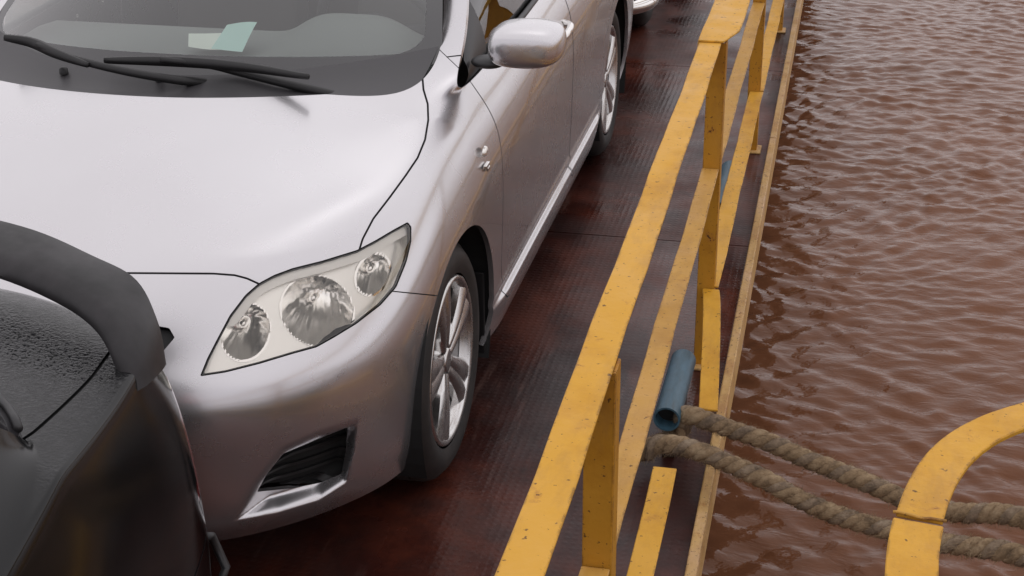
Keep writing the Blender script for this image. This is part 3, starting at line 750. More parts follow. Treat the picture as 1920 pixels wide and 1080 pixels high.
# windscreen with black border
def ws(u, w):
    a_ = abs(u); yb = 1.015 + .335 * a_ ** 2.1; zb = .955 + .03 * a_ ** 2; yt = 1.95 + .10 * u * u; zt = 1.425 - .05 * u * u
    x = u * (.725 - .165 * w); y = yb + (yt - yb) * w; z = zb + (zt - zb) * w + .03 * math.sin(math.pi * w)
    return (x, y, z)
WS = tri_patch(ws, 121, 81)
uu = np.repeat(np.linspace(-1, 1, 121), 81); ww = np.tile(np.linspace(0, 1, 81), 121)
def round_in(u, w, bu, b0, b1, r):
    # distance to a rounded rectangle in (u*.7, w*.95) space, inside negative
    hx = .7 * (1 - bu) - r; lo, hi = b0 * .95 + r, .95 * (1 - b1) - r
    qx = np.abs(u * .7) - hx; qy = np.maximum(lo - w * .95, w * .95 - hi)
    return np.hypot(np.maximum(qx, 0), np.maximum(qy, 0)) + np.minimum(np.maximum(qx, qy), 0) - r
ph = round_in(uu, ww + .095 * np.abs(uu) ** 2 * (1 - ww), .055, .132, .05, .075)
gl = rp(put('windscreen', clip(WS, ph), M['ws'], silver)); fr = clip(WS, -ph)
put('windscreen_border', fr, M['frit'], gl)
# cowl panel under the wipers
def cowl(u, w):
    a_ = abs(u); y0 = .93 + .165 * min(a_ * 1.0, 1) ** 2.3; z0 = .975 - .022 * a_ ** 2; p1 = ws(u * .99, .06); p0 = (u * .70, y0, z0)
    return tuple(np.array(p0) * (1 - w) + np.array(p1) * w + np.array([0, 0, -.012 * math.sin(math.pi * w) + .004 * w]))
V, F = patch(cowl, 61, 9); rp(obj('cowl_panel', V, F, M['cowl'], silver))
# roof, rear window, side glass
def rail_pt(t):
    return spline([(.585, 2.05, 1.385), (.60, 2.45, 1.425), (.60, 2.8, 1.43), (.575, 3.05, 1.40)], 31)[int(round(t * 30))]
def roof(u, w):
    r = rail_pt(w); y = r[1] - .07 * (1 - u * u) * (1 - w) + .10 * (1 - u * u) * w * .6; return (u * r[0] * 1.02, y, r[2] + .05 * (1 - u * u))
V, F = patch(roof, 31, 31); rp(obj('roof', V, F, M['silver'], silver))
def rear(u, w):
    yb = 3.90 - .08 * u * u; zb = 1.075 - .02 * u * u; r = np.array((.54, 3.12, 1.40)); yt = 3.12 + .05 * (1 - u * u); zt = 1.40 + .05 * (1 - u * u)
    return (u * (.64 - .10 * w), yb + (yt - yb) * w, zb + (zt - zb) * w + .02 * math.sin(math.pi * w))
V, F = patch(rear, 21, 11); rp(obj('rear_window', V, F, M['win'], silver))
def side_glass(sg, y0, y1, t0, t1):
    P = []
    for a_ in np.linspace(0, 1, 14):
        yb = y0 + (y1 - y0) * a_; xb = np.interp(yb, [1.3, 2.0, 2.75, 3.35, 3.7], [.785, .80, .80, .79, .77]); zb = np.interp(yb, [1.3, 2.0, 2.75, 3.35], [.93, .945, .965, .98])
        yt = t0 + (t1 - t0) * a_; xt = np.interp(yt, [1.35, 2.05, 2.5, 3.0, 3.4], [.778, .625, .615, .60, .62]); zt = np.interp(yt, [1.35, 1.6, 1.85, 2.05, 2.5, 2.9, 3.15, 3.45], [.985, 1.125, 1.27, 1.38, 1.42, 1.41, 1.35, 1.16])
        P.append([(sg * (xb + (xt - xb) * w + .015 * math.sin(math.pi * w)), yb + (yt - yb) * w, zb + (zt - zb) * w) for w in np.linspace(0, 1, 9)])
    return grid(np.array(P))
for sg in (1, -1):
    V, F = side_glass(sg, 1.56, 2.40, 1.60, 2.40); rp(obj('front_side_window', V, F, M['win'], silver))
    V, F = side_glass(sg, 2.40, 2.52, 2.40, 2.50); rp(obj('door_pillar', V, F, M['plastic'], silver))
    V, F = side_glass(sg, 2.52, 3.30, 2.50, 3.15); rp(obj('rear_side_window', V, F, M['win'], silver))
    V, F = side_glass(sg, 3.30, 3.66, 3.15, 3.42); rp(obj('rear_quarter_panel', V, F, M['silver'], silver))
    # black belt strip under the side glass
    P = [(sg * (np.interp(y, [1.3, 2.0, 2.75, 3.35], [.797, .811, .811, .80])), y, np.interp(y, [1.3, 2.0, 2.75, 3.35], [.944, .958, .977, .992])) for y in np.linspace(1.52, 3.32, 16)]
    rp(MB().tube(P, .009, 8).build('belt_strip', M['plastic'], silver, smooth=True))
    # mirror sail and mirror
    V, F = side_glass(sg, 1.30, 1.57, 1.36, 1.585); V = V + np.array([sg * .006, 0, 0])
    sail = rp(obj('mirror_sail', V, F, M['plastic'], silver))
    b0 = [(.845, 1.285, .985), (1.035, 1.33, .992), (1.05, 1.335, 1.07), (.875, 1.29, 1.10)]
    cg = []; rings = [(.10, .80, 0), (0, 1.0, 0), (-.055, .90, 0), (-.085, .62, 0)]
    cx, cz = .952, 1.042; V = []
    ring = [(-.093, -.048), (-.03, -.058), (.045, -.060), (.090, -.044), (.098, .0), (.090, .044), (.04, .056), (-.03, .058), (-.080, .050), (-.098, .005)]
    for (dy, sc_, _) in ((.075, .90, 0), (.06, 1.0, 0), (0, 1.03, 0), (-.045, .93, 0), (-.07, .74, 0), (-.078, .35, 0)):
        for (rx, rz) in ring: V.append((sg * (cx + rx * sc_), 1.355 + dy + .25 * (rx * sc_), cz + rz * sc_ - .03 * (rx * sc_)))
    k = len(ring); Fm = [(i * k + j, i * k + (j + 1) % k, (i + 1) * k + (j + 1) % k, (i + 1) * k + j) for i in range(5) for j in range(k)] + [tuple(5 * k + j for j in range(k)), tuple(range(k))[::-1]]
    if sg < 0: Fm = [f_[::-1] for f_ in Fm]
    S = subdiv(V, Fm, 3)
    mir = rp(put('door_mirror', S, M['silver'], silver))
    V2 = [(sg * (cx + rx * .88), 1.437 + .25 * rx, cz + rz * .88) for rx, rz in ring]
    obj('mirror_glass', V2, [tuple(range(k))], M['chrome'], mir, False)
    obj('mirror_stalk', *(lambda S_: (S_[0], S_[2]))(subdiv([(sg * x, y, z) for x in (.79, .90) for y in (1.33, 1.42) for z in (.965, 1.005)], [(0, 1, 3, 2), (4, 6, 7, 5), (0, 4, 5, 1), (2, 3, 7, 6), (0, 2, 6, 4), (1, 5, 7, 3)], 3)), M['plastic'], mir)
    # door handles
    for yh in (2.24, 3.18):
        P = spline([(sg * .868, yh - .10, .842), (sg * .899, yh - .07, .845), (sg * .905, yh, .848), (sg * .899, yh + .07, .85), (sg * .868, yh + .10, .85)], 20)
        rp(MB().tube(P, .0125, 10).build('door_handle', M['chrome'], silver, smooth=True))
    # side repeater and the small badge below it
    Cc = np.array([sg * .8755, 1.185, .800]); mb = MB(); V = []; nk = 20
    for (sc_, o_) in ((1, 0), (.85, .006), (.45, .009)):
        for j in range(nk):
            t = 2 * math.pi * j / nk; V.append((Cc[0] + sg * o_, Cc[1] + .022 * sc_ * math.cos(t), Cc[2] + .014 * sc_ * math.sin(t)))
    Fq = [(i * nk + j, i * nk + (j + 1) % nk, (i + 1) * nk + (j + 1) % nk, (i + 1) * nk + j) for i in range(2) for j in range(nk)] + [tuple(2 * nk + j for j in range(nk))]
    rp(mb.add(V, Fq).build('side_repeater', M['bezel'], silver, smooth=True))
    for q_, (dy, dz, ww_) in enumerate(((-.005, -.036, .02), (.006, -.048, .012))):
        rp(MB().box((sg * .878, Cc[1] + dy - ww_, Cc[2] + dz - .005), (sg * .8875, Cc[1] + dy + ww_, Cc[2] + dz + .005)).build('wing_badge', M['chrome'], silver, bevel=.002))
# wipers (paths seen on the glass, a little above the cowl)
def wpath(pts, z0, z1): return [back(p, 2, z0 + (z1 - z0) * i / (len(pts) - 1)) for i, p in enumerate(pts)]
for nm, blade, arm in (
    ('a', wpath([(8, 70), (60, 80), (105, 100), (165, 122)], 1.075, 1.030), wpath([(70, 84), (130, 108), (230, 133), (330, 150), (388, 156), (424, 170)], 1.060, .955)),
    ('b', wpath([(196, 113), (290, 114), (380, 118), (470, 127), (578, 144)], 1.030, 1.035), wpath([(300, 112), (390, 122), (450, 136), (540, 158), (600, 173), (634, 182)], 1.042, .950))):
    w = rp(MB().tube(spline(arm, 30), np.linspace(.0085, .0145, 30), 8).build('wiper_arm', M['rubber'], silver, smooth=True))
    MB().tube(spline(blade, 24), .004 + .0105 * np.sin(np.linspace(.25, math.pi - .15, 24)) ** .6, 6).build('wiper_blade', M['rubber'], w, smooth=True)
for p in ((120, 138), (300, 152)):
    c = back(p, 2, .982); rp(MB().lathe([(0, .012), (.014, .011), (.018, .006), (.018, 0)], tuple(c), 2, 14).build('washer_nozzle', M['rubber'], silver, smooth=True))

# interior: dashboard, wheel, seats
def dash(u, w):
    prof = [(1.03 + .27 * u * u, .925), (1.25 + .15 * u * u, .945), (1.55 + .06 * u * u, .955), (1.72, .945), (1.78, .90), (1.80, .80), (1.74, .62)]
    k = w * (len(prof) - 1); i = min(int(k), len(prof) - 2); f_ = k - i; y = prof[i][0] * (1 - f_) + prof[i + 1][0] * f_; z = prof[i][1] * (1 - f_) + prof[i + 1][1] * f_
    bx = math.exp(-((u * .68 - .36) / .17) ** 4) * math.exp(-((y - 1.70) / .13) ** 2); z += .065 * bx
    return (u * .69, y, z)
V, F = patch(dash, 81, 37); rp(obj('dashboard', V, F, M['dash'], silver))
st = MB(); c = np.array([.37, 1.93, .915]); nrm = np.array([0, -.88, -.47]); ax_ = np.array([1.0, 0, 0]); bx_ = np.cross(nrm, ax_)
P = [c + .185 * (ax_ * math.cos(t) + bx_ * math.sin(t)) for t in np.linspace(0, 2 * math.pi, 49)]; st.tube(P, .016, 10, False)
sw = rp(st.build('steering_wheel', M['dashdark'], silver, smooth=True))
MB().tube([c + .18 * ax_, c + .03 * nrm, c - .18 * ax_], .022, 8).build('wheel_spoke', M['dashdark'], sw, smooth=True)
MB().tube([c + .09 * nrm, c + .02 * nrm, c - .0 * nrm], [.05, .075, .06], 16).build('wheel_hub', M['dashdark'], sw, smooth=True)
def soft_box(lo, hi, lev=3, sh=None):
    V = [(x, y, z) for x in (lo[0], hi[0]) for y in (lo[1], hi[1]) for z in (lo[2], hi[2])]
    if sh: V = [sh(*v_) for v_ in V]
    Fb = [(0, 1, 3, 2), (4, 6, 7, 5), (0, 4, 5, 1), (2, 3, 7, 6), (0, 2, 6, 4), (1, 5, 7, 3)]
    cr = {}
    for f_ in Fb:
        for i in range(4): cr[tuple(sorted((f_[i], f_[(i + 1) % 4])))] = .55
    return subdiv(V, Fb, lev, cr)
for x in (.37, -.37):
    S = soft_box((x - .25, 2.35, .52), (x + .25, 2.50, 1.16), 3, lambda a_, b_, c_: (a_, b_ + (c_ - .5) * .28, c_)); s1 = rp(put('front_seat', S, M['seat'], silver))
    S = soft_box((x - .25, 1.95, .38), (x + .25, 2.45, .54)); put('seat_cushion', S, M['seat'], s1)
    S = soft_box((x - .13, 2.52, 1.16), (x + .13, 2.62, 1.34)); put('headrest', S, M['seat'], s1)
S = soft_box((-.62, 3.05, .40), (.62, 3.30, 1.12)); rp(put('rear_seat', S, M['seat'], silver))
rp(MB().box((-.70, 1.72, .272), (.70, 3.4, .30)).build('cabin_floor', M['dashdark'], silver))
rp(MB().box((-.62, 3.31, .9), (.62, 3.85, .99)).build('parcel_shelf', M['dashdark'], silver))
# the far half of the car is a little narrower than assumed above
def narrow(x):
    t = np.maximum(.30 - x, 0); return np.where(x < .30, .30 - (t - .115 * t * t / (t + .12)), x)
done = set()
for o in silver.children_recursive:
    if o.type != 'MESH' or o.name.startswith(('wiper', 'washer')) or o.data.name in done: continue
    done.add(o.data.name); me = o.data; v = np.zeros(len(me.vertices) * 3, np.float32); me.vertices.foreach_get('co', v); v = v.reshape(-1, 3)
    v[:, 0] = narrow(v[:, 0]); me.vertices.foreach_set('co', v.ravel()); me.update()
# papers lying on the dashboard
def sheet(name, c, w, h, rz, mt, label, lift):
    root = None; n = 7; P = np.zeros((n, n, 3)); f_ = rng.normal(0, 1, 4)
    for i in range(n):
        for j in range(n):
            a_ = (i / (n - 1) - .5) * w; b_ = (j / (n - 1) - .5) * h
            P[i, j] = (a_ * math.cos(rz) - b_ * math.sin(rz), a_ * math.sin(rz) + b_ * math.cos(rz), lift + .012 * (1 + math.sin(20 * a_ + f_[0]) * math.cos(17 * b_ + f_[1])) + .45 * (b_ + h / 2))
    V, F = grid(P); o = obj(name, V, F, mt); o.location = c; return tag(o, label, 'paper')
sheet('paper_slip', (.030, 1.43, .962), .11, .055, .35, M['paper'], 'crumpled white paper slip on the dashboard beside a green one', .004)
sheet('paper_slip', (.108, 1.43, .962), .095, .10, -.10, M['paper2'], 'pale green paper sheet lying on the dashboard', .004)

# ---------------------------------------------------------------- black sedan, tail towards the silver one
BL = Vector((-.01, -2.2, 0)); BY = -4.32                      # local y + BY = world y
black = tag(empty('sedan_car', tuple(BL)), 'black wet sedan with a grey-black boot spoiler, tail towards the silver car', 'car')
boff = Vector((-.01, BY, 0)) - BL
def bp_(o):
    if o is not None: o.location = boff
    return o
zr = [.2, .29, .42, .58, .77]
def bcol(x, y, zc_, xc_, yc_=None, z=zr):
    xs_ = [x - .03, x - .012, x, x, x - .018, xc_]; ys_ = [y] * 5 + [y if yc_ is None else yc_]
    return cols(xs_, ys_, list(z) + [zc_])
AB = [tuple(None for _ in range(6))] * 0
for s_ in range(10):
    AB.append([(x * .935, y * .93, z * .985) for (x, y, z) in A[s_]])
AB += [bcol(.825, 2.6, .945, .765), bcol(.822, 3.15, .925, .782), bcol(.806, 3.50, .985, .752), bcol(.765, 3.76, .972, .718),
       cols([.665, .693, .708, .712, .705, .676], [3.985, 4.025, 4.035, 4.025, 4.01, 3.968], [.24, .31, .43, .58, .77, .955]),
       cols([.56, .59, .605, .605, .59, .558], [4.09, 4.135, 4.15, 4.135, 4.095, 4.035], [.24, .31, .43, .58, .77, .965]),
       cols([.42, .435, .44, .44, .425, .40], [4.17, 4.215, 4.225, 4.20, 4.15, 4.09], [.24, .31, .43, .58, .77, .978]),
       cols([.2, .21, .22, .22, .21, .2], [4.19, 4.235, 4.245, 4.22, 4.165, 4.105], [.24, .31, .43, .58, .77, .988]),
       cols([0] * 6, [4.195, 4.24, 4.25, 4.225, 4.17, 4.11], [.24, .31, .43, .58, .77, .99])]
sc3 = lambda p: (p[0] * .935, p[1] * .93, p[2] * .985)
hoodB = [[sc3(p) for p in r] for r in hood]; pilB = [(sc3(a_), sc3(b_)) for a_, b_ in pillar]
trB = [[(0, 3.90, 1.020), (.2, 3.89, 1.018), (.42, 3.87, 1.008), (.60, 3.82, .992)], [(0, 3.72, 1.030), (.22, 3.71, 1.028), (.46, 3.67, 1.020), (.672, 3.565, 1.004)]]
cpB = [((.655, 3.42, 1.125), AB[11][-1]), ((.575, 3.14, 1.29), (.69, 2.98, 1.13)), ((.50, 2.95, 1.385), (.575, 2.82, 1.375))]
CVb, CFb = sedan_cage(AB, hoodB, pilB, trB, cpB)
crb = {}; CVa = np.array(CVb)
for sg in (1, -1):
    for s_ in range(10, 14):
        a_ = AB[s_][-1]; b_ = AB[s_ + 1][-1]; e_ = [int(np.argmin(np.linalg.norm(CVa - np.array([q_[0] * sg, q_[1], q_[2]]), axis=1))) for q_ in (a_, b_)]
        crb[tuple(sorted(e_))] = .9
    ix = lambda q_: int(np.argmin(np.linalg.norm(CVa - np.array([q_[0] * sg, q_[1], q_[2]]), axis=1)))
    crb[tuple(sorted((ix(trB[1][3]), ix(AB[12][-1]))))] = .85; crb[tuple(sorted((ix(trB[1][3]), ix(cpB[0][0]))))] = .8; crb[tuple(sorted((ix(cpB[1][0]), ix(cpB[0][0]))))] = .8
Bk = subdiv(CVb, CFb, 4, crb, fit=3)
YFb, YRb = .93 * .93, 3.17
for yc in (YFb, YRb):
    V = Bk[0]; d = np.where(np.abs(V[:, 0]) > .42, np.hypot(V[:, 1] - yc, V[:, 2] - .30) - .335, 9.); Bk = clip(Bk, -d)
SEAM = []
LID = [(-.5, 3.50), (.66, 3.50), (.664, 3.60), (.655, 3.80), (.640, 3.92), (.60, 4.02), (.575, 4.4), (-.5, 4.4)]
def phi_lid(V): return np.where((V[:, 2] > .62) & (V[:, 1] > 3.4), sdf(np.stack([np.abs(V[:, 0]), V[:, 1]], 1), LID), 9.)
lid, Bk = carve(Bk, phi_lid, .003)
TAIL = [(3.90, .88), (4.3, .90), (4.3, .66), (3.93, .64), (3.84, .76)]
def phi_tail(V): return np.where((np.abs(V[:, 0]) > .50) & (V[:, 1] > 3.99), sdf(V[:, 1:], TAIL), 9.)
tl, Bk = carve(Bk, phi_tail, .002)
def phi_rb(V): return np.where(V[:, 1] > 3.45, V[:, 2] - .56, 9.)
rb, Bk = carve(Bk, phi_rb, .0025)
dbl, Bk = carve(Bk, lambda V: np.where(np.abs(V[:, 0]) > .66, sdf(V[:, 1:], [(2.25, 1.3), (2.26, .30), (2.78, .27), (2.82, .45), (2.95, .62), (3.05, .75), (3.06, 1.3)]), 9.), .0025)
dbf, Bk = carve(Bk, lambda V: np.where(np.abs(V[:, 0]) > .66, sdf(V[:, 1:], [(1.28, 1.3), (1.30, .30), (2.24, .27), (2.25, 1.3)]), 9.), .0025)
bp_(put('boot_lid', lid, M['black_paint'], black, .012)); bp_(put('rear_bumper', rb, M['black_paint'], black, .012)); bp_(put('body_shell', Bk, M['black_paint'], black, .012))
for sg in (1, -1):
    t_ = bp_(put('tail_light', side(tl, sg), M['red'], black, .012))
    bp_(put('rear_door', side(dbl, sg), M['black_paint'], black, .01)); bp_(put('front_door', side(dbf, sg), M['black_paint'], black, .01))
for r in SEAM:
    for q in islands(r): bp_(put('panel_seam', q, M['dark'], black))
for yc in (YFb, YRb):
    for sg in (1, -1): bp_(wheel(black, (sg * .785, yc, .295), sg, .295, .20))
    arch_liner(black, yc, .30, .35, .50, .80)
for o in black.children:
    if o.name.startswith('arch_liner'): o.location = boff
bp_(MB().box((-.52, .4, .22), (.52, 3.95, .27)).build('floor_pan', M['dark'], black, bevel=.02))
bp_(MB().box((-.50, .45, .30), (.50, 3.75, .85)).build('cabin_core', M['dark'], black))
def rearB(u, w):
    yb = 3.725 - .05 * u * u - .12 * u ** 8; zb = 1.030 - .022 * u * u; yt = 2.93 + .06 * (1 - u * u); zt = 1.39 + .04 * (1 - u * u)
    return (u * (.672 - .15 * w), yb + (yt - yb) * w, zb + (zt - zb) * w + .02 * math.sin(math.pi * w) + .004)
RW = tri_patch(rearB, 61, 41); uu = np.repeat(np.linspace(-1, 1, 61), 41); ww = np.tile(np.linspace(0, 1, 41), 61)
ph = round_in(uu, ww, .06, .05, .05, .06)
M['win_dark'] = glass('tinted_rear_glass', (.10, .10, .10), 1.5)
gw = bp_(put('rear_window', clip(RW, ph), M['win_dark'], black)); put('window_border', shift(clip(RW, -ph), 0), M['frit'], gw)
P = [np.array(rearB(u, .012)) + np.array([0, .004, .004]) for u in np.linspace(-.985, .985, 61)]
bp_(MB().tube(P, .007, 8).build('window_seal', M['plastic'], black, smooth=True))
def roofB(u, w):
    y = 1.92 + (2.92 - 1.92) * w + .08 * (1 - u * u) * (w - .4); return (u * (.56 + .02 * math.sin(math.pi * w)), y, 1.375 + .02 * math.sin(math.pi * w) + .05 * (1 - u * u))
V, F = patch(roofB, 25, 21); bp_(obj('roof', V, F, M['black_paint'], black))
def wsB(u, w): q = ws(u, w); return sc3(q)
V, F = patch(wsB, 31, 17); bp_(obj('windscreen', V, F, M['win_dark'], black))
for sg in (1, -1):
    for nm, ya, yb_, ta, tb, mt in (('front_side_window', 1.27, 2.22, 1.5, 2.22, 'win_dark'), ('door_pillar', 2.22, 2.32, 2.22, 2.30, 'plastic'), ('rear_side_window', 2.32, 3.13, 2.30, 2.84, 'win_dark')):
        P = []
        for a_ in np.linspace(0, 1, 9):
            y0_ = ya + (yb_ - ya) * a_; y1_ = ta + (tb - ta) * a_
            xb = np.interp(y0_, [1.2, 2.6, 3.15, 3.5], [.745, .757, .770, .738]); zb = np.interp(y0_, [1.2, 1.9, 2.6, 3.15, 3.5], [.92, .935, .935, .92, .98])
            xt = np.interp(y1_, [1.5, 1.9, 2.8, 3.0, 3.3], [.69, .58, .57, .615, .685]); zt = np.interp(y1_, [1.3, 1.5, 1.9, 2.3, 2.86, 3.02, 3.3], [.96, 1.12, 1.36, 1.40, 1.39, 1.31, 1.125])
            P.append([(sg * (xb + (xt - xb) * w), y0_ + (y1_ - y0_) * w, zb + (zt - zb) * w) for w in np.linspace(0, 1, 7)])
        V, F = grid(np.array(P)); bp_(obj(nm, V, F, M[mt], black))
    P = [(sg * (np.interp(y, [1.2, 2.6, 3.15, 3.5], [.752, .766, .782, .746])), y, np.interp(y, [1.2, 1.9, 2.6, 3.15, 3.5], [.925, .938, .945, .928, .988])) for y in np.linspace(1.3, 3.14, 20)]
    bp_(MB().tube(P, .008, 8).build('belt_strip', M['barrel'], black, smooth=True))
# boot spoiler: a wing that arches down to a foot at each rear wing
def wing_st(t):
    """t -1..1 -> leading edge, trailing edge, thickness (local coordinates)"""
    a_ = abs(t); sg = 1 if t >= 0 else -1
    prof = [(0, 3.985, 1.092, 4.125, 1.112), (.20, 3.98, 1.090, 4.12, 1.110), (.40, 3.952, 1.080, 4.085, 1.100), (.545, 3.91, 1.060, 4.035, 1.080), (.632, 3.87, 1.035, 4.005, 1.058), (.682, 3.832, .995, 3.960, 1.010), (.700, 3.815, .950, 3.935, .945)]
    S_ = spline(prof, 41)[int(round(a_ * 40))]
    return np.array([sg * S_[0], S_[1], S_[2]]), np.array([sg * S_[0] * 1.01, S_[3], S_[4]])
P = []
ts = np.linspace(-1, 1, 81); C0 = [wing_st(t) for t in ts]
mid = np.array([(a_ + b_) / 2 for a_, b_ in C0]); tn = np.gradient(mid, axis=0)
for i, (a_, b_) in enumerate(C0):
    ch = b_ - a_; n_ = np.cross(tn[i], ch); n_ /= np.linalg.norm(n_); n_ = n_ if (n_ @ np.array([0, 0, 1])) >= -.2 else -n_
    row = []
    for (c_, h_) in ((0, 0), (.06, .012), (.25, .019), (.55, .017), (.85, .012), (1.0, .007), (1.0, -.004), (.8, -.008), (.45, -.012), (.15, -.012), (.03, -.008)):
        row.append(a_ + ch * c_ + n_ * h_ * 1.2)
    P.append(row)
P = np.array(P); k = P.shape[1]; V = P.reshape(-1, 3)
F = [(i * k + j, i * k + (j + 1) % k, (i + 1) * k + (j + 1) % k, (i + 1) * k + j) for i in range(len(P) - 1) for j in range(k)] + [tuple(range(k))[::-1], tuple((len(P) - 1) * k + j for j in range(k))]
spo = bp_(MB().add(V, F).build('spoiler', M['spoiler'], black, smooth=True)); spo.data.set_sharp_from_angle(angle=math.radians(50))
for sg in (1, -1):
    q0 = back((396, 1004), 1, -.125) + [.01, 4.32, 0]; q1 = back((424, 1064), 1, -.125) + [.01, 4.32, 0]
    bp_(MB().tube([(sg * q0[0], q0[1] - .02, q0[2] + .01), (sg * q0[0], q0[1], q0[2]), (sg * q1[0], q1[1], q1[2]), (sg * q1[0], q1[1] - .03, q1[2] - .01)], .009, 10).build('bumper_guard', M['plastic'], black, smooth=True))

# ---------------------------------------------------------------- dark off-roader behind the silver sedan
SUVY = -.36
suv = tag(empty('offroad_car', (-.06, 7.3 + SUVY, 0)), 'dark vehicle with a chrome bumper bar behind the silver sedan', 'car')
def sp_(o): o.location = Vector((0, -7.3, 0)); return o
prof = [(5.30, .42), (5.28, .70), (5.32, .98), (5.45, 1.06), (6.25, 1.14), (6.75, 1.68), (7.1, 1.78), (8.9, 1.78), (9.25, 1.70), (9.32, 1.05), (9.32, .45)]
Pp = []
for (y, z) in prof:
    w = .84 if z < 1.2 else .70; Pp.append([(x * w, y, z) for x in (-1, -.93, -.4, .4, .93, 1)])
Pp = np.array(Pp); top = Pp.reshape(-1, 3).tolist(); nb = len(prof)
F = [(i * 6 + j, i * 6 + j + 1, (i + 1) * 6 + j + 1, (i + 1) * 6 + j) for i in range(nb - 1) for j in range(5)]
for sgc in (0, 5):     # side skin
    lo_i = len(top)
    for (y, z) in prof: top.append((Pp[0, sgc, 0] * 1.0, y, .42))
    for i in range(nb - 1):
        q = (i * 6 + sgc, (i + 1) * 6 + sgc, lo_i + i + 1, lo_i + i)
        if abs(prof[i][1] - .42) + abs(prof[i + 1][1] - .42) > .01: F.append(q if sgc else q[::-1])
S = subdiv(top, F, 3)
V = S[0]
for yc in (6.05, 8.6):
    d = np.where(np.abs(S[0][:, 0]) > .5, np.hypot(S[0][:, 1] - yc, S[0][:, 2] - .36) - .43, 9.); S = clip(S, -d)
sp_(put('body_shell', S, M['suv'], suv, .012))
sp_(MB().box((-.6, 5.5, .40), (.6, 9.2, .9)).build('chassis', M['dark'], suv))
for yc in (6.05, 8.6):
    for sg in (1, -1): sp_(wheel(suv, (sg * .80, yc, .36), sg, .36, .22))
bar = spline([(sg_ * (x_ + .07 * min(1, x_ / .5)), y_, .285) for sg_, x_, y_ in [(-1, .80, 5.62), (-1, .80, 5.38), (-1, .70, 5.24), (-1, .45, 5.18), (1, 0, 5.16), (1, .45, 5.18), (1, .70, 5.24), (1, .80, 5.38), (1, .80, 5.62)]], 60)
sp_(MB().tube(bar, .038, 14).build('bumper_bar', M['chrome'], suv, smooth=True))
for sg in (1, -1):
    sp_(MB().lathe([(-.02, 0), (-.02, .085), (.01, .09), (.03, .08)], (sg * .58, 5.30, .82), 1, 28).build('headlight', M['reflector'], suv, smooth=True))
    S = soft_box((sg * .66, 6.55, .80) if sg > 0 else (-.72, 6.55, .80), (sg * .72, 7.6, 1.05) if sg > 0 else (-.66, 7.6, 1.05)); sp_(put('door_panel', S, M['suv'], suv))
    sp_(MB().box((sg * .60, 5.60, .30) if sg > 0 else (-.74, 5.60, .30), (.74, 6.5, .40) if sg > 0 else (-.60, 6.5, .40)).build('inner_arch', M['dark'], suv))
    sp_(MB().box((sg * .702, 6.95, 1.22), (sg * .712, 8.8, 1.62)).build('side_window', M['win_dark'], suv, bevel=.003))

V, F = patch(lambda u, w: (u * (.70 - .04 * w), 6.30 + .42 * w - .03 * (1 - u * u), 1.19 + .44 * w), 15, 9)
sp_(obj('windscreen', V, F, M['win_dark'], suv))
# ================================================================== PUSHER BOAT alongside (only its curved hand rail is in view)
boat = tag(empty('pusher_boat', (3.4, -2.2, -.6)), 'grey pusher boat bow moored alongside the ferry', 'boat')
out = [(2.02, -6.0), (2.02, -1.5), (2.10, -.95), (2.35, -.58), (2.75, -.40), (3.4, -.34), (4.05, -.40), (4.5, -.6), (4.75, -1.0), (4.8, -1.6), (4.8, -6.0)]
nO = len(out); V = [(x, y, .06) for x, y in out] + [(3.4 + (x - 3.4) * .8, y - .25, -1.2) for x, y in out]
F = [tuple(range(nO))[::-1], tuple(range(nO, 2 * nO))] + [(i, (i + 1) % nO, nO + (i + 1) % nO, nO + i) for i in range(nO)]
rel(MB().add(V, F).build('hull', M['pusher'], boat, bevel=.02), boat)
# bollards that take the rope ends
for p in (endU, endL):
    rel(MB().lathe([(.06 - p[2], .07), (p[2] * 0 + .02, .07), (.05, .085), (.07, .08), (.075, 0)], (p[0], p[1] - .04, p[2]), 2, 24).build('bollard', M['hull'], boat, smooth=True), boat)
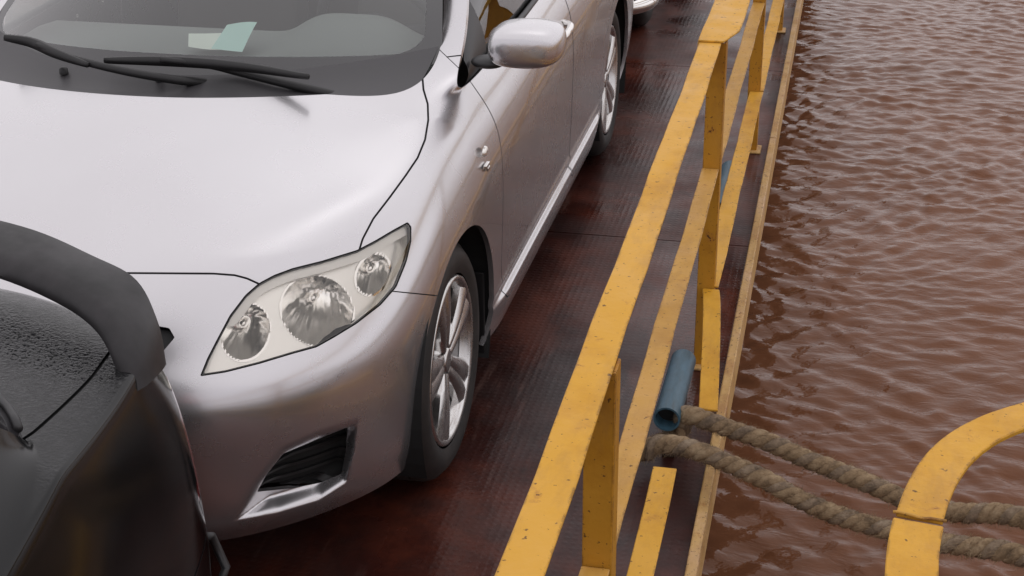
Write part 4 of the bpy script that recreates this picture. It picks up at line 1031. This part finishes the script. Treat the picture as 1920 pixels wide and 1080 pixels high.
# hand rail: flat bar bent round the bow corner
hp = [(2.02, -2.6), (1.93, -1.55), (1.895, -1.15), (1.890, -.86), (1.903, -.70), (1.935, -.565), (1.985, -.465), (2.06, -.385), (2.17, -.315), (2.36, -.26), (2.7, -.23), (3.4, -.22)]
Cc = spline([(x, y, 1.0) for x, y in hp], 160); Tn = np.gradient(Cc, axis=0); Tn /= np.linalg.norm(Tn, axis=1)[:, None]; nr = np.stack([Tn[:, 1], -Tn[:, 0], 0 * Tn[:, 0]], 1)
def flat_bar(Ca, na, w, t):
    P = []
    for c_, n_ in zip(Ca, na): P += [c_ - n_ * w / 2 + [0, 0, -t], c_ + n_ * w / 2 + [0, 0, -t], c_ + n_ * w / 2, c_ - n_ * w / 2]
    n = len(Ca); return P, [(4 * i + j, 4 * i + (j + 1) % 4, 4 * i + 4 + (j + 1) % 4, 4 * i + 4 + j) for i in range(n - 1) for j in range(4)] + [(3, 2, 1, 0), (4 * n - 4, 4 * n - 3, 4 * n - 2, 4 * n - 1)]
hoop = tag(empty('curved_handrail', (2.1, -1.0, .06)), 'curved yellow flat bar handrail bending over the ropes', 'handrail')
js = int(np.argmin(np.abs(Cc[:, 1] + .70)))
rel(MB().add(*flat_bar(Cc[:js], nr[:js], .064, .008)).build('flat_bar', M['yellow'], hoop, bevel=.0015, seg=1), hoop)
Cd = Cc[js:] + np.array([0, 0, .001]); Cd[0] = Cc[js] + np.array([0, .001, .001])
rel(MB().add(*flat_bar(Cd, nr[js:], .060, .008)).build('flat_bar', M['yellow'], hoop, bevel=.0015, seg=1), hoop)
w0 = Cc[js] - nr[js] * .034 + [0, 0, .001]; w1 = Cc[js] + nr[js] * .034 + [0, 0, .001]
rel(MB().tube([w0 + (w1 - w0) * t + [0, .002 * math.sin(9 * t), .0005 * math.sin(20 * t)] for t in np.linspace(0, 1, 14)], .0022, 8).build('weld_bead', M['yellow2'], hoop, smooth=True), hoop)
for p in ((2.075, -2.55), (2.07, -1.62), (2.42, -.66), (3.35, -.45)):
    q = min(Cc, key=lambda c_: math.hypot(c_[0] - p[0], c_[1] - p[1]))
    rel(MB().tube([(p[0], p[1], .062), (p[0], p[1], .55), ((p[0] + q[0]) / 2, (p[1] + q[1]) / 2, .85), (q[0], q[1], .993)], .02, 10).build('post', M['yellow'], hoop, smooth=True), hoop)
